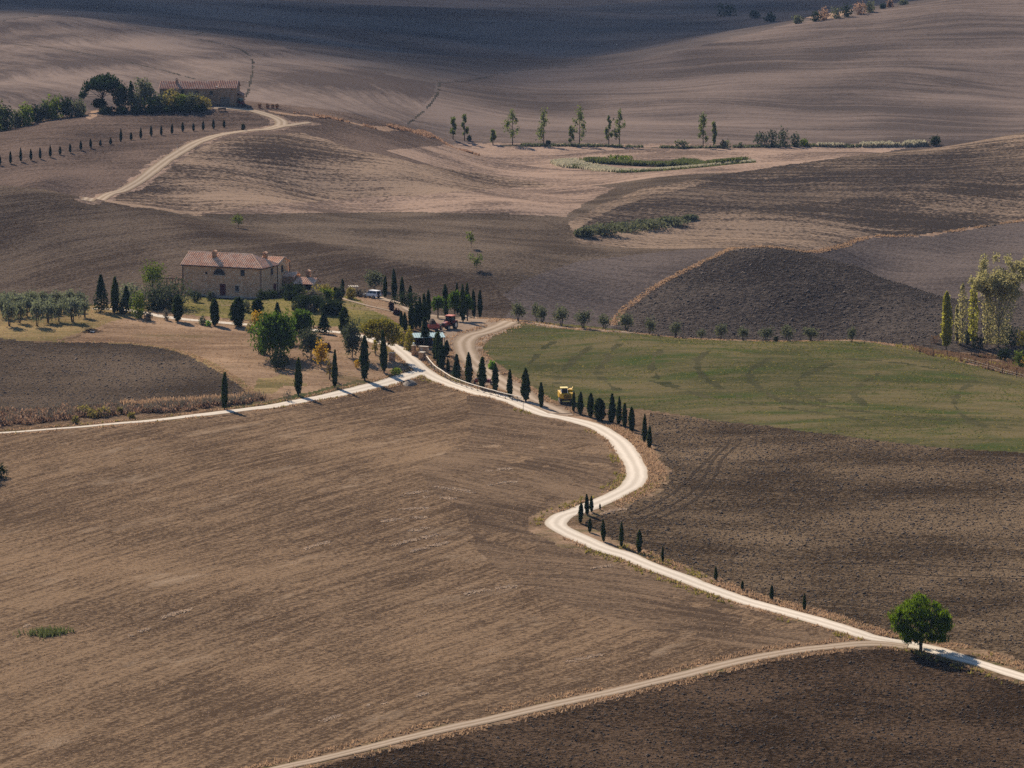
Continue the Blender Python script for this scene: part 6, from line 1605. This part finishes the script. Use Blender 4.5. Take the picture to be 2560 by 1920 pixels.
# meadow and lawn grass
tufts('meadow_grass', in_region(['meadow'], 16000, (-25, 125, 690, 930)), 'leaf_weed', .06, .16, 2, .14, .8)
leafmat('leaf_turf', (.055, .070, .020), (.14, .15, .05), .3)
tufts('meadow_turf', in_region(['meadow'], 30000, (-25, 125, 690, 930), lambda x, y: vnoise(x/9, y/14)+.5*vnoise(x/3, y/4) > .05), 'leaf_turf', .05, .15, 2, .16, .8)
tufts('lawn_grass', in_region(['lawn'], 9000, (-75, 0, 855, 955)), 'leaf_turf', .05, .15, 2, .14, .8)
tufts('orchard_grass', in_region(['orchard', 'grove', 'bank'], 24000, (-125, 125, 770, 955)), 'leaf_drygrass', .06, .22, 2, .12, .7)
# rust-coloured weeds on the right bank
tufts('bank_weeds', in_region(['bank'], 26000, (85, 125, 770, 945), lambda x, y: vnoise(x/6, y/8) > -.2), 'leaf_rust', .3, .9, 3, .14, .3)
tufts('bank_weeds', in_region(['bank'], 9000, (75, 125, 770, 945), lambda x, y: vnoise(x/6+9, y/8) > .1), 'leaf_weed', .25, .7, 3, .14, .3)
# thicket between the left track and the ploughed field
def thicket():
    ln = line([('A4',-260,1490),('A4',0,1480),('A4',200,1470),('A4',420,1450),('A4',650,1430),('A4',900,1410),('A4',1150,1400),('A4',1400,1385),('A4',1600,1372),('B3',1800,590),('B3',1900,575)], ymin=735, ymax=830)
    s = np.r_[0, np.cumsum(np.linalg.norm(np.diff(ln, axis=0), axis=1))]
    bl = []
    n = 190
    for i in range(n):
        q = random.uniform(0, s[-1]); fr = q/s[-1]; x = np.interp(q, s, ln[:, 0]); y = np.interp(q, s, ln[:, 1])+random.uniform(-10, 9)*(1-.78*fr)
        r = random.uniform(.8, 1.6)*(1-.45*fr); bl.append((x, y, float(H(x, y))+r*.3, r*1.2, r*1.2, r*.8))
    me = leafmesh('bramble_thicket', 'leaf_bramble', bl, 15000, .28, .55, 1.05, .8, .3, 1.6)
    obj('bramble_thicket', me, kind='stuff')
    tw = [(b[0], b[1], b[2]+b[5]*.7) for b in bl for _ in range(10)]
    tufts('bramble_twigs', np.array(tw)+rng.normal(0, .6, (len(tw), 3))*[1, 1, .15], 'leaf_grey', .3, .9, 2, .06, .5)
    for i, (x, yt, yb, wd) in enumerate([(740,1345,1430,170),(830,1368,1450,140),(930,1360,1440,150),(1180,1405,1460,80),(675,1440,1500,75),(1080,1360,1415,60)]):
        shrub('A4', x, yt, yb+8, wd, 'leaf_weed', f'{["left","middle","right","small outlying","lowest small","tiny"][i]} yellow broom bush in the bramble thicket beside the left track', name='bush', cat='bush', group='yellow bushes in the thicket', n=260, size=.25, lobes=4, ymax=830)
thicket()
# reeds round the pond and along the valley edge
def reeds():
    ring = [gz('A7', x, y, ymin=1300, ymax=1450) for x, y in [(930,425),(1000,452),(1150,478),(1300,492),(1450,500),(1600,502),(1750,490),(1900,478),(2050,470),(2180,462)]]
    ln = smooth_line(ring, 1.0)
    tufts('pale_reeds', scatter_line(ln, 0, 4.5, 5.0, gap=.12), 'leaf_plume', .5, 1.2, 3, .28, .25)
    inner = smooth_line([gz('A7', x, y, ymin=1300, ymax=1480) for x, y in [(1090,435),(1200,448),(1350,456),(1500,462),(1650,464),(1800,460),(1950,458),(2120,456)]], 1.0)
    tufts('green_reeds', scatter_line(inner, 0, 3.0, 5, gap=0)+[0, 6, 0], 'leaf_reed', .7, 1.7, 3, .32, .25)
    tufts('green_reeds', scatter_line(ln, 0, 2.5, 3.0, gap=.2)-[0, 4, 0], 'leaf_reed', .5, 1.1, 3, .28, .25)
    o = in_region(['pale', 'ridge', 'ridge_farm', 'valley'], 1, (0, 1, 1400, 1401))
    pl = smooth_line([gz('A8', x, y, ymin=1380, ymax=1620) for x, y in [(720,1062),(800,1064),(880,1063)]], 1.0)
    tufts('pale_reeds', scatter_line(pl, 0, 2.0, 7, gap=.25), 'leaf_plume', .8, 1.6, 3, .35, .2)
    pl = smooth_line([gz('A8', x, y, ymin=1380, ymax=1620) for x, y in [(1030,1064),(1150,1064),(1300,1060),(1500,1052)]], 1.0)
    tufts('pale_reeds', scatter_line(pl, 0, 2.0, 7, gap=.25), 'leaf_plume', .8, 1.7, 3, .4, .2)
    tufts('swale_weeds', scatter_line(SWALE, 0, 1.6, 2.5, gap=.3), 'leaf_olive_dark', .4, 1.1, 3, .35, .3)
    shrub('A7', 1300, 382, 425, 200, 'leaf_green', 'dull green bush rising above the reeds of the pond', name='bush', cat='bush', n=420, size=.45, lobes=6, ymin=1340, ymax=1480)
reeds()
# tuft of rank grass in the stubble, and the bush cut by the left edge
p = gz('B4', 225, 525)
P = p[:]+rng.normal(0, 1, (160, 3))*[1.5, 1.1, 0]; P[:, 2] = H(P[:, 0], P[:, 1])
o = tufts('rank_grass', P, 'leaf_reed', .4, .95, 3, .08, .3, label='patch of rank dark green grass alone in the stubble field', cat='grass'); 
shrub('B3', -10, 1040, 1150, 150, 'leaf_dark', 'dark shrub cut by the left edge beside the stubble field', name='bush', cat='bush', n=900, size=.2, lobes=5)
shrub('B3', -60, 1030, 1180, 170, 'leaf_dark', 'second dark shrub behind the left edge of the stubble field', name='bush', cat='bush', n=900, size=.2, lobes=5)

# ------------------------------------------------------------------ cloud above the far hills (it shades them) and the air
def cloud():
    m, nt, o = newmat('cloud'); d = N(nt, 'ShaderNodeBsdfDiffuse'); d.inputs[0].default_value = (.85, .85, .87, 1); tr = N(nt, 'ShaderNodeBsdfTransparent'); mx = N(nt, 'ShaderNodeMixShader', Fac=.24); L(nt, tr.outputs[0], mx.inputs[1]); L(nt, d.outputs[0], mx.inputs[2]); L(nt, mx.outputs[0], o.inputs[0])
    m, nt, o = newmat('cloud_fringe'); d = N(nt, 'ShaderNodeBsdfDiffuse'); d.inputs[0].default_value = (.85, .85, .87, 1); tr = N(nt, 'ShaderNodeBsdfTransparent'); mx = N(nt, 'ShaderNodeMixShader', Fac=.034); L(nt, tr.outputs[0], mx.inputs[1]); L(nt, d.outputs[0], mx.inputs[2]); L(nt, mx.outputs[0], o.inputs[0])
    import bmesh
    t = empty('cloud', (0, 0, 0), 0, label='flat-bottomed white cloud high over the far hills', cat='cloud')
    def puffs(name, mat, spots, seed):
        random.seed(seed); bm = bmesh.new()
        for (x, y, r) in spots:
            z = float(H(x, y)); k = (950-z)/SUNV.z
            c = Vector((x, y, z))+SUNV*k
            g_ = bmesh.ops.create_icosphere(bm, subdivisions=2, radius=1.0)
            for v in g_['verts']:
                n_ = 1+.16*math.sin(v.co.x*5+x)+.16*math.sin(v.co.y*6+y)
                v.co = c+Vector((v.co.x*r*n_, v.co.y*r*n_*1.0, (v.co.z*(.55 if v.co.z > 0 else .12))*r))
        me = bpy.data.meshes.new(name); bm.to_mesh(me); bm.free(); me.materials.append(M[mat])
        for q in me.polygons: q.use_smooth = True
        obj(name, me, t)
    random.seed(5)
    core = CLOUD_CORE
    puffs('cloud_body', 'cloud', [(x, y, r*.5) for x, y, r in core if y > 1950], 3)
    fr = []
    for (x, y, r) in core:
        for k in (.5, .75, 1.0, 1.25, 1.5, 1.8, 2.1): fr.append((x+random.gauss(0, r*.2), y+random.gauss(0, r*.2), r*k*random.uniform(.95, 1.1)))
    puffs('cloud_fringe', 'cloud_fringe', fr, 4)
def shade_spot(U, V, r, ymin=1480):
    q = ground(U*K, V*K, ymin=ymin, ymax=3400); return (q.x, q.y, r)
CLOUD_CORE = [shade_spot(560, 72, 80, 1600), shade_spot(700, 95, 80, 1600), shade_spot(850, 110, 75, 1600), shade_spot(980, 125, 60, 1600), shade_spot(420, 50, 60, 1700), shade_spot(-150, 12, 150, 1900), shade_spot(100, 5, 150, 1900), shade_spot(330, 30, 90, 1900), shade_spot(500, 40, 95, 1800), shade_spot(650, 85, 75), shade_spot(760, 100, 60), shade_spot(850, 120, 60), shade_spot(930, 140, 45), shade_spot(800, 60, 120, 1850), shade_spot(1000, 60, 140, 1850), shade_spot(1060, 135, 45), shade_spot(1150, 100, 75, 1800), shade_spot(1250, 110, 60, 1800), shade_spot(1250, 50, 130, 1900), shade_spot(1450, 60, 90, 1950), shade_spot(1600, 20, 110, 2050), shade_spot(1400, 10, 160, 2100), shade_spot(700, 10, 200, 2150), shade_spot(1000, 0, 220, 2300), shade_spot(300, 0, 200, 2300), shade_spot(1800, 0, 180, 2200)]
cloud()
HAZE = 0.00002
m, nt, o = newmat('haze')
pv = N(nt, 'ShaderNodeVolumePrincipled', Density=HAZE, Anisotropy=.2)
pv.inputs['Color'].default_value = (.36, .56, 1.0, 1)
L(nt, pv.outputs[0], o.inputs['Volume'])
m.cycles.homogeneous_volume = True if hasattr(m.cycles, 'homogeneous_volume') else None
MB().box(-2200, 2200, -60, 10400, -60, 230).obj('haze', 'haze', kind='stuff')
